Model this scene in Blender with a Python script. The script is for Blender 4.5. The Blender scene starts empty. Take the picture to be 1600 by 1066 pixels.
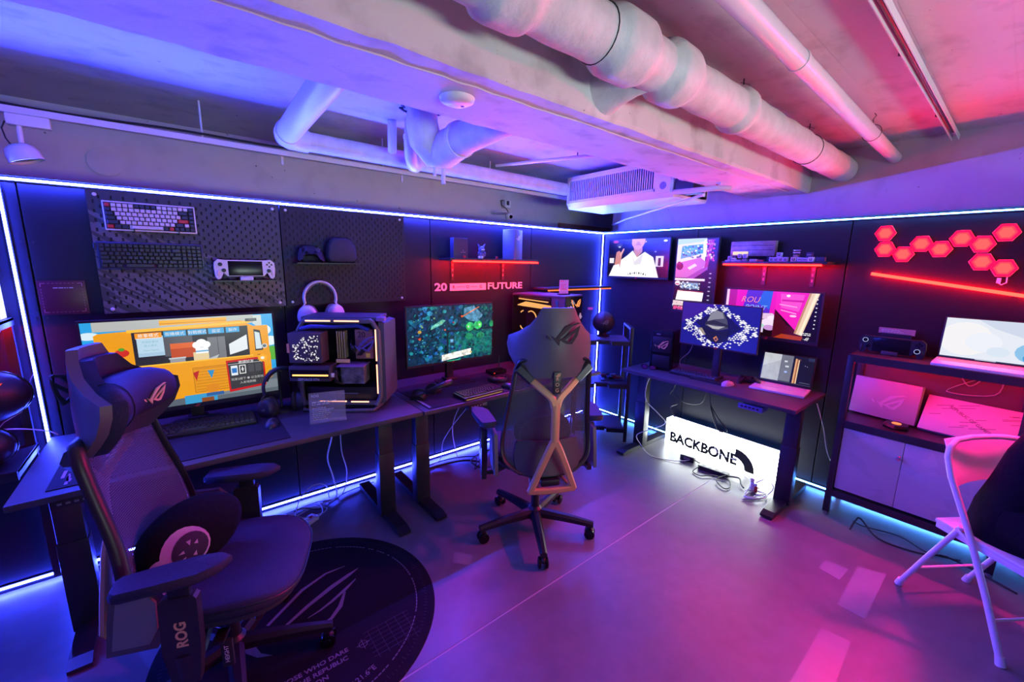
import bpy, bmesh, math, random
from mathutils import Matrix, Vector
random.seed(7)
PI = math.pi
S = bpy.context.scene
COL = S.collection

# ---------------------------------------------------------------- camera
def cam_setup():
    yaw, pitch, roll = 0.8898607692933692, 0.18391198670133135, 0.016673703761350023
    f = Vector((math.cos(yaw)*math.cos(pitch), math.sin(yaw)*math.cos(pitch), -math.sin(pitch)))
    r = f.cross(Vector((0, 0, 1))).normalized(); u = r.cross(f)
    r2 = r*math.cos(roll)+u*math.sin(roll); u2 = -r*math.sin(roll)+u*math.cos(roll)
    c = bpy.data.cameras.new('camera'); o = bpy.data.objects.new('camera', c); COL.objects.link(o)
    c.sensor_width = 36; c.sensor_fit = 'HORIZONTAL'; c.lens = 643.64/1600*36; c.clip_start = .05
    m = Matrix(((r2.x, u2.x, -f.x, -3.4514), (r2.y, u2.y, -f.y, -2.8002), (r2.z, u2.z, -f.z, 1.5576), (0, 0, 0, 1)))
    o.matrix_world = m
    S.camera = o
cam_setup()
S.view_settings.view_transform = 'Standard'; S.view_settings.look = 'None'
S.view_settings.exposure = 0.0; S.view_settings.gamma = 1.0
S.view_settings.use_curve_mapping = False

# ---------------------------------------------------------------- world, room lamps and beam fill lamp
W = bpy.data.worlds.new('world'); S.world = W; W.use_nodes = True
W.node_tree.nodes['Background'].inputs[0].default_value = (.02, .02, .05, 1)
W.node_tree.nodes['Background'].inputs[1].default_value = .3

def area(name, loc, target, sx, sy, power, color, spread=PI):
    l = bpy.data.lights.new(name, 'AREA'); l.shape = 'RECTANGLE'; l.size = sx; l.size_y = sy
    l.energy = power; l.color = color; l.spread = spread
    o = bpy.data.objects.new(name, l); COL.objects.link(o); o.location = loc
    o.rotation_euler = (Vector(target)-Vector(loc)).to_track_quat('-Z', 'Y').to_euler()
    return o
def point(name, loc, power, color, r=.03):
    l = bpy.data.lights.new(name, 'POINT'); l.energy = power; l.color = color; l.shadow_soft_size = r
    o = bpy.data.objects.new(name, l); COL.objects.link(o); o.location = loc
    return o
# the lit neighbouring hall behind the camera
HALL = area('hall_light', (-1.6, -7.0, 1.5), (-1.4, 0, 1.75), 3.4, 1.0, 3.8, (.88, .86, 1.0), math.radians(150))
# unseen white fill lamp, added low behind the camera to brighten the beam
BEAM_FILL = area('beam_fill_light', (-2.2, -5.6, .9), (-1.9, -1.7, 2.35), 2.6, .4, 14, (.78, 1.0, .93), math.radians(66))
# magenta wall washer on the right partition, right of the frame (its hood is built below)
STAGE = area('wall_washer_light', (-.135, -3.03, 1.86), (-3, -3.03, 1.80), .03, .22, 55, (1, .003, .24), math.radians(128))
STAGE.rotation_euler = (0, math.radians(54), 0)
FULL = 1
LED_A = (58, 90, 1800)       # blue strip along the top
LED_L = (10, 16, 330)         # blue strips at the floor and upright
LED_B = (8, 30, 110)
LED_RED = (380, .22, .15)

# ---------------------------------------------------------------- materials
MATS = {}
def srgb(h):
    h = h.lstrip('#'); v = [int(h[i:i+2], 16)/255 for i in (0, 2, 4)]
    return tuple(c/12.92 if c <= .04045 else ((c+.055)/1.055)**2.4 for c in v)
def mat(name, col, rough=.5, metal=0.0, noise=0.0, scale=8, bump=0.0, bscale=60, em=None, ems=1.0, coat=0.0, trans=0.0, alpha=1.0, spec=.5):
    if name in MATS: return MATS[name]
    m = bpy.data.materials.new(name); m.use_nodes = True; nt = m.node_tree; N = nt.nodes; L = nt.links
    b = N['Principled BSDF']
    b.inputs['Base Color'].default_value = (*col, 1); b.inputs['Roughness'].default_value = rough
    b.inputs['Metallic'].default_value = metal; b.inputs['Coat Weight'].default_value = coat
    b.inputs['Transmission Weight'].default_value = trans; b.inputs['Alpha'].default_value = alpha
    b.inputs['Specular IOR Level'].default_value = spec
    tc = N.new('ShaderNodeTexCoord')
    if noise:
        n = N.new('ShaderNodeTexNoise'); n.inputs['Scale'].default_value = scale; n.inputs['Detail'].default_value = 5
        L.new(tc.outputs['Object'], n.inputs['Vector'])
        r = N.new('ShaderNodeMapRange'); r.inputs[1].default_value = .25; r.inputs[2].default_value = .75
        r.inputs[3].default_value = 1-noise; r.inputs[4].default_value = 1+noise
        L.new(n.outputs['Fac'], r.inputs[0])
        x = N.new('ShaderNodeMix'); x.data_type = 'RGBA'; x.blend_type = 'MULTIPLY'; x.inputs[0].default_value = 1
        x.inputs[6].default_value = (*col, 1); L.new(r.outputs[0], x.inputs[7]); L.new(x.outputs[2], b.inputs['Base Color'])
        r2 = N.new('ShaderNodeMapRange'); r2.inputs[3].default_value = max(0, rough-.08); r2.inputs[4].default_value = min(1, rough+.08)
        L.new(n.outputs['Fac'], r2.inputs[0]); L.new(r2.outputs[0], b.inputs['Roughness'])
    if bump:
        n = N.new('ShaderNodeTexNoise'); n.inputs['Scale'].default_value = bscale; n.inputs['Detail'].default_value = 4
        L.new(tc.outputs['Object'], n.inputs['Vector'])
        bp = N.new('ShaderNodeBump'); bp.inputs['Strength'].default_value = bump; bp.inputs['Distance'].default_value = .01
        L.new(n.outputs['Fac'], bp.inputs['Height']); L.new(bp.outputs[0], b.inputs['Normal'])
    if em:
        b.inputs['Emission Color'].default_value = (*em, 1); b.inputs['Emission Strength'].default_value = ems
    MATS[name] = m
    return m
def emit(name, col, s=1.0):
    if name in MATS: return MATS[name]
    m = bpy.data.materials.new(name); m.use_nodes = True; N = m.node_tree.nodes; N.clear()
    mx = max(max(col), 1e-6)
    e = N.new('ShaderNodeEmission'); e.inputs[0].default_value = (col[0]/mx, col[1]/mx, col[2]/mx, 1); e.inputs[1].default_value = mx*s
    o = N.new('ShaderNodeOutputMaterial'); m.node_tree.links.new(e.outputs[0], o.inputs[0])
    MATS[name] = m
    return m
def attr_emit(name, s=1.0, noise=0.0, nscale=20, rough=.25):
    """a backlit screen: shows the face colours of its picture"""
    if name in MATS: return MATS[name]
    m = bpy.data.materials.new(name); m.use_nodes = True; N = m.node_tree.nodes; L = m.node_tree.links
    b = N['Principled BSDF']; b.inputs['Base Color'].default_value = (.004, .004, .004, 1); b.inputs['Roughness'].default_value = rough
    a = N.new('ShaderNodeAttribute'); a.attribute_name = 'Col'
    src = a.outputs['Color']
    if noise:
        tc = N.new('ShaderNodeTexCoord'); n = N.new('ShaderNodeTexNoise'); n.inputs['Scale'].default_value = nscale; n.inputs['Detail'].default_value = 8
        n.inputs['Roughness'].default_value = .65
        L.new(tc.outputs['Object'], n.inputs['Vector'])
        r = N.new('ShaderNodeMapRange'); r.inputs[1].default_value = .35; r.inputs[2].default_value = .65; r.inputs[3].default_value = max(0, 1-noise); r.inputs[4].default_value = 1+noise
        L.new(n.outputs['Fac'], r.inputs[0])
        x = N.new('ShaderNodeMix'); x.data_type = 'RGBA'; x.blend_type = 'MULTIPLY'; x.inputs[0].default_value = 1
        L.new(src, x.inputs[6]); L.new(r.outputs[0], x.inputs[7]); src = x.outputs[2]
    L.new(src, b.inputs['Emission Color']); b.inputs['Emission Strength'].default_value = s
    MATS[name] = m
    return m
def glassy(name, col, tint=.25, rough=.05):
    """thin acrylic sheet: mostly see-through, a little body, a gloss"""
    if name in MATS: return MATS[name]
    m = bpy.data.materials.new(name); m.use_nodes = True; N = m.node_tree.nodes; L = m.node_tree.links
    b = N['Principled BSDF']; b.inputs['Base Color'].default_value = (*col, 1); b.inputs['Roughness'].default_value = rough
    t = N.new('ShaderNodeBsdfTransparent'); x = N.new('ShaderNodeMixShader'); x.inputs[0].default_value = tint
    L.new(t.outputs[0], x.inputs[1]); L.new(b.outputs[0], x.inputs[2]); L.new(x.outputs[0], N['Material Output'].inputs[0])
    MATS[name] = m
    return m
def mesh_fabric(name, col, freq=900, open_=.40):
    if name in MATS: return MATS[name]
    m = bpy.data.materials.new(name); m.use_nodes = True; N = m.node_tree.nodes; L = m.node_tree.links
    b = N['Principled BSDF']; b.inputs['Base Color'].default_value = (*col, 1); b.inputs['Roughness'].default_value = .6
    b.inputs['Specular IOR Level'].default_value = .2
    tc = N.new('ShaderNodeTexCoord'); sp = N.new('ShaderNodeSeparateXYZ'); L.new(tc.outputs['Object'], sp.inputs[0])
    outs = []
    for k in (1, 2):
        mu = N.new('ShaderNodeMath'); mu.operation = 'MULTIPLY'; mu.inputs[1].default_value = freq; L.new(sp.outputs[k], mu.inputs[0])
        si = N.new('ShaderNodeMath'); si.operation = 'SINE'; L.new(mu.outputs[0], si.inputs[0])
        gt = N.new('ShaderNodeMath'); gt.operation = 'GREATER_THAN'; gt.inputs[1].default_value = 1-2*open_ if k == 1 else -.2; L.new(si.outputs[0], gt.inputs[0]); outs.append(gt)
    mx = N.new('ShaderNodeMath'); mx.operation = 'MAXIMUM'; L.new(outs[0].outputs[0], mx.inputs[0]); L.new(outs[1].outputs[0], mx.inputs[1])
    t = N.new('ShaderNodeBsdfTransparent'); x = N.new('ShaderNodeMixShader')
    L.new(mx.outputs[0], x.inputs[0]); L.new(t.outputs[0], x.inputs[1]); L.new(b.outputs[0], x.inputs[2]); L.new(x.outputs[0], N['Material Output'].inputs[0])
    MATS[name] = m
    return m
def concrete(name, col, dirt=.25, bump=.25, lines=False):
    """painted concrete: mottled paint, board marks, small chips"""
    if name in MATS: return MATS[name]
    m = bpy.data.materials.new(name); m.use_nodes = True; N = m.node_tree.nodes; L = m.node_tree.links
    b = N['Principled BSDF']; b.inputs['Roughness'].default_value = .62
    tc = N.new('ShaderNodeTexCoord')
    def noise(sc, det=6, mapping=None):
        n = N.new('ShaderNodeTexNoise'); n.inputs['Scale'].default_value = sc; n.inputs['Detail'].default_value = det
        if mapping:
            mp = N.new('ShaderNodeMapping'); mp.inputs['Scale'].default_value = mapping; L.new(tc.outputs['Object'], mp.inputs[0]); L.new(mp.outputs[0], n.inputs['Vector'])
        else: L.new(tc.outputs['Object'], n.inputs['Vector'])
        return n
    n1 = noise(1.7); n2 = noise(7, 9, (1, 1.4, 1)); n3 = noise(26, 3)
    r1 = N.new('ShaderNodeMapRange'); r1.inputs[1].default_value = .3; r1.inputs[2].default_value = .7; r1.inputs[3].default_value = 1-dirt*.5; r1.inputs[4].default_value = 1.0; L.new(n1.outputs['Fac'], r1.inputs[0])
    r2 = N.new('ShaderNodeMapRange'); r2.inputs[1].default_value = .3; r2.inputs[2].default_value = .48; r2.inputs[3].default_value = 1-dirt; r2.inputs[4].default_value = 1.0; L.new(n2.outputs['Fac'], r2.inputs[0])
    r3 = N.new('ShaderNodeMapRange'); r3.inputs[1].default_value = .235; r3.inputs[2].default_value = .26; r3.inputs[3].default_value = .25; r3.inputs[4].default_value = 1.0; L.new(n3.outputs['Fac'], r3.inputs[0])
    a = N.new('ShaderNodeMath'); a.operation = 'MULTIPLY'; L.new(r1.outputs[0], a.inputs[0]); L.new(r2.outputs[0], a.inputs[1])
    a2 = N.new('ShaderNodeMath'); a2.operation = 'MULTIPLY'; L.new(a.outputs[0], a2.inputs[0]); L.new(r3.outputs[0], a2.inputs[1])
    x = N.new('ShaderNodeMix'); x.data_type = 'RGBA'; x.blend_type = 'MULTIPLY'; x.inputs[0].default_value = 1; x.inputs[6].default_value = (*col, 1)
    L.new(a2.outputs[0], x.inputs[7]); L.new(x.outputs[2], b.inputs['Base Color'])
    h = n2.outputs['Fac']
    if lines:   # board marks of the formwork
        br = N.new('ShaderNodeTexBrick'); br.inputs['Scale'].default_value = 1.0; br.inputs['Mortar Size'].default_value = .003
        br.inputs['Brick Width'].default_value = 1.8; br.inputs['Row Height'].default_value = .22; br.inputs['Mortar Smooth'].default_value = .3
        br.inputs['Color1'].default_value = br.inputs['Color2'].default_value = (1, 1, 1, 1); br.inputs['Mortar'].default_value = (0, 0, 0, 1)
        L.new(tc.outputs['Object'], br.inputs['Vector'])
        ad = N.new('ShaderNodeMath'); ad.operation = 'MULTIPLY_ADD'; ad.inputs[1].default_value = .35
        bw = N.new('ShaderNodeRGBToBW'); L.new(br.outputs['Color'], bw.inputs[0]); L.new(bw.outputs[0], ad.inputs[0]); L.new(n2.outputs['Fac'], ad.inputs[2]); h = ad.outputs[0]
    bp = N.new('ShaderNodeBump'); bp.inputs['Strength'].default_value = bump; bp.inputs['Distance'].default_value = .02
    L.new(h, bp.inputs['Height']); L.new(bp.outputs[0], b.inputs['Normal'])
    MATS[name] = m
    return m

BLK = mat('black_satin', (.012, .012, .015), .42, noise=.2)
BLKG = mat('black_gloss', (.006, .006, .008), .2, spec=.3)
BLKM = mat('black_matte', (.016, .016, .019), .7, noise=.2)
DGREY = mat('dark_grey_plastic', (.05, .05, .055), .5, noise=.15)
SHELL = mat('graphite_shell', (.085, .083, .09), .45, noise=.08)
MGREY = mat('mid_grey', (.2, .2, .21), .45, noise=.1)
WHT = mat('white_plastic', (.78, .78, .78), .35, noise=.04)
WHT2 = mat('white_paint', (.72, .72, .72), .5, noise=.06, scale=4)
GOLD = mat('champagne_gold', (.56, .33, .15), .45, metal=.25, noise=.06)
GOLDP = mat('gold_print', (.75, .48, .22), .4)
CHROME = mat('chrome', (.7, .7, .72), .15, metal=1)
STEEL = mat('dark_steel', (.03, .03, .035), .35, metal=.3, noise=.2)
REDM = mat('red_plastic', (.55, .02, .03), .4)
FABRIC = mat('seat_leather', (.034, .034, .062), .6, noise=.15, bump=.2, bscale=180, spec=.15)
CLOTH = mat('black_cloth', (.007, .007, .010), .9, noise=.2, bump=.5, bscale=25, spec=.1)
PARTN = mat('partition_laminate', (.016, .015, .020), .48, noise=.12, scale=3, spec=.2)
DESKM = mat('desk_laminate', (.06, .056, .066), .5, noise=.2, scale=20, spec=.3)
PADM = mat('desk_mat_cloth', (.022, .02, .03), .8, noise=.2, spec=.15)
RUBBER = mat('cable_black', (.012, .012, .014), .5)
CABW = mat('cable_white', (.6, .6, .62), .45)
CONC = concrete('painted_concrete', (.74, .72, .71), .3, .3)
CEILM = concrete('painted_ceiling_slab', (.58, .57, .58), .25, .3, True)
WALLM = concrete('painted_wall', (.62, .61, .62), .12, .06)
PIPEM = mat('painted_pipe_wrap', (.68, .66, .64), .55, noise=.14, scale=14, bump=.6, bscale=22)
PIPEP = mat('painted_plastic_pipe', (.72, .71, .72), .35, noise=.05)
E_BLUE = emit('blue_led', LED_A); E_BLUEL = emit('blue_led_low', LED_L); E_CYAN = emit('cyan_led', LED_B); E_RED = emit('red_led', LED_RED)
E_WARM = emit('warm_led', (3.0, 1.25, .75)); E_AMBER = emit('amber_led', (1.6, .75, .22)); E_WHITE = emit('sign_light', (15, 16.4, 16))
SKIN = mat('skin', (.5, .3, .22), .5, noise=.08)

# ---------------------------------------------------------------- mesh builder
class M:
    def __init__(s, m=None): s.v = []; s.f = []; s.mi = []; s.m = m or Matrix(); s.k = 0; s.col = []
    def add(s, vs, fs, m=None):
        b = len(s.v); mm = s.m @ m if m else s.m
        s.v += [tuple(mm @ Vector(p)) for p in vs]; s.f += [tuple(i+b for i in f) for f in fs]; s.mi += [s.k]*len(fs); return s
    def box(s, cx, cy, cz, sx, sy, sz, bev=0, m=None):
        x, y, z = sx/2, sy/2, sz/2
        if not bev:
            vs = [(cx+a*x, cy+b*y, cz+c*z) for a in (-1, 1) for b in (-1, 1) for c in (-1, 1)]
            return s.add(vs, [(0, 1, 3, 2), (4, 6, 7, 5), (0, 4, 5, 1), (2, 3, 7, 6), (0, 2, 6, 4), (1, 5, 7, 3)], m)
        bm = bmesh.new(); bmesh.ops.create_cube(bm, size=1)
        for v in bm.verts: v.co = Vector((cx+v.co.x*sx, cy+v.co.y*sy, cz+v.co.z*sz))
        bmesh.ops.bevel(bm, geom=bm.edges[:], offset=min(bev, .49*min(sx, sy, sz)), segments=2, affect='EDGES', profile=.6)
        bm.verts.index_update(); r = s.add([v.co[:] for v in bm.verts], [[v.index for v in f.verts] for f in bm.faces], m); bm.free(); return r
    def loft(s, rings, closed=True, caps=True, m=None):
        n = len(rings[0]); vs = [p for r in rings for p in r]; fs = []
        for i in range(len(rings)-1):
            for j in range(n if closed else n-1):
                k = (j+1) % n; fs.append((i*n+j, i*n+k, (i+1)*n+k, (i+1)*n+j))
        if caps and closed: fs.append(tuple(range(n-1, -1, -1))); fs.append(tuple(range((len(rings)-1)*n, len(rings)*n)))
        return s.add(vs, fs, m)
    def cyl(s, p0, p1, r0, r1=None, n=16, m=None): return s.tube([p0, p1], r0, n, rr=[r0, r0 if r1 is None else r1], m=m)
    def tube(s, pts, r, n=8, closed=False, rr=None, m=None, flat=1.0):
        P = [Vector(p) for p in pts]; N = len(P); rings = []; up = None
        for i, p in enumerate(P):
            t = (P[(i+1) % N]-P[i-1]) if closed else (P[min(i+1, N-1)]-P[max(i-1, 0)])
            t = t.normalized() if t.length > 1e-9 else Vector((0, 0, 1))
            if up is None: up = Vector((0, 0, 1)) if abs(t.z) < .9 else Vector((1, 0, 0))
            a = t.cross(up)
            if a.length < 1e-6: a = t.cross(Vector((0, 1, .1)))
            a.normalize(); b = a.cross(t).normalized(); up = b
            R = rr[i] if rr else r
            rings.append([tuple(p+a*math.cos(2*PI*j/n)*R*flat+b*math.sin(2*PI*j/n)*R) for j in range(n)])
        if closed: rings.append(rings[0])
        return s.loft(rings, True, not closed, m)
    def prism(s, pts, y0, y1, m=None):
        """outline in local XZ extruded along Y"""
        n = len(pts); vs = [(x, y0, z) for x, z in pts]+[(x, y1, z) for x, z in pts]
        fs = [tuple(range(n)), tuple(range(2*n-1, n-1, -1))]+[(i, i+n, (i+1) % n+n, (i+1) % n) for i in range(n)]
        return s.add(vs, fs, m)
    def plate(s, pts, z0, z1, m=None):
        """outline in local XY extruded along Z"""
        n = len(pts); vs = [(x, y, z0) for x, y in pts]+[(x, y, z1) for x, y in pts]
        fs = [tuple(range(n-1, -1, -1)), tuple(range(n, 2*n))]+[(i, (i+1) % n, (i+1) % n+n, i+n) for i in range(n)]
        return s.add(vs, fs, m)
    def lathe(s, prof, n=24, m=None):
        return s.loft([[(r*math.cos(2*PI*j/n), r*math.sin(2*PI*j/n), z) for j in range(n)] for r, z in prof], True, True, m)
    def ell(s, c, r, n=20, k=12, m=None):
        rings = []
        for i in range(k+1):
            a = -PI/2+PI*i/k; q = max(math.cos(a), .001)
            rings.append([(c[0]+r[0]*q*math.cos(2*PI*j/n), c[1]+r[1]*q*math.sin(2*PI*j/n), c[2]+r[2]*math.sin(a)) for j in range(n)])
        return s.loft(rings, True, True, m)
    def done(s, name, mats, parent=None, loc=None, rot=None, smooth=35, label=None, kind=None):
        me = bpy.data.meshes.new(name); me.from_pydata(s.v, [], s.f); me.validate(clean_customdata=False)
        if not isinstance(mats, (list, tuple)): mats = [mats]
        for x in mats: me.materials.append(x)
        if len(mats) > 1 and len(me.polygons) == len(s.mi): me.polygons.foreach_set('material_index', s.mi)
        bm = bmesh.new(); bm.from_mesh(me); bmesh.ops.recalc_face_normals(bm, faces=bm.faces); bm.to_mesh(me); bm.free()
        if smooth:
            me.polygons.foreach_set('use_smooth', [True]*len(me.polygons)); me.set_sharp_from_angle(angle=math.radians(smooth))
        return link(name, me, parent, loc, rot, label, kind)
def link(name, me, parent=None, loc=None, rot=None, label=None, kind=None):
    o = bpy.data.objects.new(name, me); COL.objects.link(o)
    if parent: o.parent = parent
    if loc: o.location = loc
    if rot: o.rotation_euler = rot
    if label: o['label'] = label
    if kind: o['kind'] = kind
    return o
def T(name, label, cat, loc=(0, 0, 0), yaw=0, group=None, rot=None):
    o = bpy.data.objects.new(name, None); COL.objects.link(o); o.empty_display_size = .05
    o.location = loc; o.rotation_euler = rot or (0, 0, math.radians(yaw)); o['label'] = label; o['category'] = cat
    if group: o['group'] = group
    return o
def tag(o, label, cat, group=None):
    o['label'] = label; o['category'] = cat
    if group: o['group'] = group
    return o
def struct(o): o['kind'] = 'structure'; return o
def copy_tree(o, parent=None):
    c = o.copy(); COL.objects.link(c); c.parent = parent
    for ch in list(o.children): copy_tree(ch, c)
    return c

# lettering: real glyph outlines turned to thin mesh, facing local -Y
def text(s, size, material, parent, x, y, z, name='lettering', ext=.0006, align='LEFT', rot=(PI/2, 0, 0), bold=0.0, sx=1.0, shear=0.0):
    c = bpy.data.curves.new('t', 'FONT'); c.body = s; c.size = size; c.extrude = ext; c.align_x = align; c.align_y = 'CENTER'
    c.offset = bold; c.shear = shear; c.resolution_u = 3
    t = bpy.data.objects.new('t', c); COL.objects.link(t); bpy.context.view_layer.update()
    dg = bpy.context.evaluated_depsgraph_get(); me = bpy.data.meshes.new_from_object(t.evaluated_get(dg))
    bpy.data.objects.remove(t); bpy.data.curves.remove(c); me.materials.clear(); me.materials.append(material)
    if sx != 1:
        for v in me.vertices: v.co.x *= sx
    return link(name, me, parent, (x, y, z), rot)

EYE = [[(-.35, -.04), (-.23, -.13), (.05, .21), (.40, .32), (.50, .30), (.25, .22), (-.10, -.10), (-.125, -.32), (-.175, -.26)],
       [(-.50, -.02), (-.42, -.06), (-.35, -.18), (-.44, -.13)],
       [(-.10, -.17), (.47, .23), (.36, .07), (.03, -.165)],
       [(-.10, -.17), (.03, -.165), (.16, -.22), (.29, -.08), (.36, .07), (.47, .23), (.40, -.05), (.24, -.29), (.10, -.28)]]
def eye(parent, material, x, y, z, w, rotz=0, name='logo', th=.0012, m=None, tilt=0):
    """the brand's slanted eye emblem, width w, facing local -Y"""
    b = M(m or Matrix())
    c, sn = math.cos(tilt), math.sin(tilt)
    for p in EYE: b.prism([(x+(u*c-v*sn)*w, z+(u*sn+v*c)*w) for u, v in p], y, y-th)
    return b.done(name, material, parent, smooth=0)

def clip(P):
    for ax, lim, sg in ((0, 0, 1), (0, 1, -1), (1, 0, 1), (1, 1, -1)):
        out = []; n = len(P)
        for i in range(n):
            a, b = P[i-1], P[i]; da, db = sg*(a[ax]-lim), sg*(b[ax]-lim)
            if (da >= 0) != (db >= 0):
                s = da/(da-db); out.append((a[0]+(b[0]-a[0])*s, a[1]+(b[1]-a[1])*s))
            if db >= 0: out.append(b)
        P = out
        if not P: return []
    return P
def marks(parent, m, x0, x1, z, h, y, rows=1, gap=0, seed=0, name='printed_line'):
    """rows of short dashes standing for print too small to read"""
    rnd = random.Random(seed); b = M()
    for r in range(rows):
        x = x0; end = x1-(x1-x0)*rnd.uniform(0, .45) if rows > 1 else x1
        while x < end:
            w = rnd.uniform(h*.6, h*2.6); b.box(x+w/2, y, z-r*gap, w, .0006, h*.6); x += w+h*.5
    return b.done(name, m, parent, smooth=0)
def screen(parent, w, h, shapes, x=0, y=0, z=0, name='screen_picture', s=1.0, noise=0, nscale=20, rx=0, matname=None, glass=True):
    """shapes: (hex colour, [(u,v)...]) with u,v in 0..1, painted in order"""
    vs = []; fs = []; cs = []
    for k, (c, pts) in enumerate(shapes):
        pts = clip(pts)
        if len(pts) < 3: continue
        b = len(vs); vs += [((u-.5)*w, -.00004*k, (v-.5)*h) for u, v in pts]
        f = list(range(b, b+len(pts)))
        ar = sum(pts[i][0]*pts[(i+1) % len(pts)][1]-pts[(i+1) % len(pts)][0]*pts[i][1] for i in range(len(pts)))
        if ar < 0: f.reverse()
        fs.append(f); cs.append((srgb(c) if isinstance(c, str) else c))
    me = bpy.data.meshes.new(name); me.from_pydata(vs, [], fs)
    ca = me.color_attributes.new('Col', 'FLOAT_COLOR', 'CORNER')
    i = 0
    for p, c in zip(me.polygons, cs):
        for _ in p.loop_indices: ca.data[i].color = (*c, 1); i += 1
    me.materials.append(attr_emit(matname or 'screen_%g_%g_%g' % (s, noise, nscale), s, noise, nscale))
    return link(name, me, parent, (x, y, z), (rx, 0, 0))
def R_(x0, y0, x1, y1): return [(x0, y0), (x1, y0), (x1, y1), (x0, y1)]
def C_(x, y, r, asp=1.0, n=16, a0=0, a1=360): return [(x+r*math.cos(math.radians(a0+(a1-a0)*i/(n if a1-a0 == 360 else n-1))), y+r*asp*math.sin(math.radians(a0+(a1-a0)*i/(n if a1-a0 == 360 else n-1)))) for i in range(n)]

# ================================================================ SETTING
CZ = 2.36
def floor_mat():
    m = bpy.data.materials.new('floor_coating'); m.use_nodes = True; N = m.node_tree.nodes; L = m.node_tree.links; b = N['Principled BSDF']
    tc = N.new('ShaderNodeTexCoord')
    n = N.new('ShaderNodeTexNoise'); n.inputs['Scale'].default_value = 1.6; n.inputs['Detail'].default_value = 7; L.new(tc.outputs['Object'], n.inputs['Vector'])
    n2 = N.new('ShaderNodeTexNoise'); n2.inputs['Scale'].default_value = 14; n2.inputs['Detail'].default_value = 6; L.new(tc.outputs['Object'], n2.inputs['Vector'])
    c = N.new('ShaderNodeValToRGB'); c.color_ramp.elements[0].position = .3; c.color_ramp.elements[0].color = (.135, .13, .14, 1)
    c.color_ramp.elements[1].position = .7; c.color_ramp.elements[1].color = (.215, .205, .215, 1); L.new(n.outputs['Fac'], c.inputs[0])
    x = N.new('ShaderNodeMix'); x.data_type = 'RGBA'; x.blend_type = 'MULTIPLY'; x.inputs[0].default_value = .35; L.new(c.outputs[0], x.inputs[6]); L.new(n2.outputs['Fac'], x.inputs[7])
    L.new(x.outputs[2], b.inputs['Base Color'])
    r = N.new('ShaderNodeMapRange'); r.inputs[3].default_value = .28; r.inputs[4].default_value = .5; L.new(n2.outputs['Fac'], r.inputs[0]); L.new(r.outputs[0], b.inputs['Roughness'])
    bp = N.new('ShaderNodeBump'); bp.inputs['Strength'].default_value = .06; bp.inputs['Distance'].default_value = .01; L.new(n2.outputs['Fac'], bp.inputs['Height']); L.new(bp.outputs[0], b.inputs['Normal'])
    return m
FLM = floor_mat()
b = M(); b.box(-4, -4.762, -.05, 8.6, 6.436, .1); b.box(-4, -.237, -.05, 8.6, 2.6, .1)
floor = struct(b.done('floor', FLM, smooth=0))
b = M(); b.box(-4, -1.5405, -.004, 8.6, .008, .006)
b.done('floor_joint', mat('joint_filler', (.42, .38, .38), .6), floor)
# rectangles of old tape film left on the floor
TAPE = mat('tape_film', (.25, .245, .26), .24, noise=.06, spec=.7)
for k, q in enumerate([[(-2.414+.0, -1.048), (-2.353, -1.133), (-2.404, -1.192), (-2.466, -1.12)],
                       [(-.849, -2.338), (-.839, -2.437), (-.973, -2.429), (-.956, -2.335)],
                       [(-.77, -2.46), (-.727, -2.569), (-1.175, -2.57), (-1.175, -2.466)],
                       [(-1.392, -2.46), (-1.37, -2.561), (-1.76, -2.577), (-1.86, -2.462)]]):
    b = M(); b.plate(q, 0, .0008); o = b.done('tape_patch', TAPE, floor, smooth=0)
ceiling = struct(M().box(-4, -3.4, CZ+.05, 8.6, 9.4, .1).done('ceiling', CEILM, smooth=0))
# concrete beam with chipped lower edges
def rough_beam(x0, x1, y0, y1, z0, z1, n=120):
    rings = []
    for i in range(n+1):
        x = x0+(x1-x0)*i/n; j = lambda a: random.uniform(-a, a)
        rings.append([(x, y0+j(.002), z1), (x, y0, z0+.012+j(.003)), (x, y0+.010+j(.004), z0+j(.002)), (x, (y0+y1)/2, z0+j(.001)), (x, y1-.010+j(.004), z0+j(.002)), (x, y1, z0+.012+j(.003)), (x, y1, z1)])
    return M().loft(rings)
beam = struct(rough_beam(-8.2, .18, -1.71, -1.32, 2.10, CZ+.02).done('ceiling_beam', CONC, ceiling, smooth=30)); del beam['kind']
b = M()
pts = [(-8+i*.06, -1.625+random.uniform(-.006, .006), 2.0995) for i in range(136)]
b.tube(pts, .003, 4); b.done('plaster_seam', WHT2, ceiling)
# building walls
b = M(); b.box(-3.6, .65, 1.18, 9.2, .1, 2.36); struct(b.done('wall_back', WALLM, smooth=0))
b = M(); b.box(.23, -4.0, 1.18, .1, 8.06, 2.36); struct(b.done('wall_far', WALLM, smooth=0))
b = M(); b.box(.95, .3, 1.18, .1, .66, 2.36); b.box(.6, -.02, 1.18, .74, .1, 2.36); struct(b.done('wall_recess', WALLM, smooth=0))
b = M(); b.box(-8.25, -3.6, 1.18, .1, 9, 2.36); struct(b.done('wall_west', WALLM, smooth=0))
b = M(); b.box(-4, -8.05, 1.18, 8.6, .1, 2.36); struct(b.done('wall_behind', mat('far_wall_grey', (.3, .3, .32), .6), smooth=0))
b = M(); b.box(.38, .58, 1.985, .9, .03, .07); o = struct(b.done('trim_1', mat('brown_board', (.34, .15, .08), .6, noise=.2), smooth=0))

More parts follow.
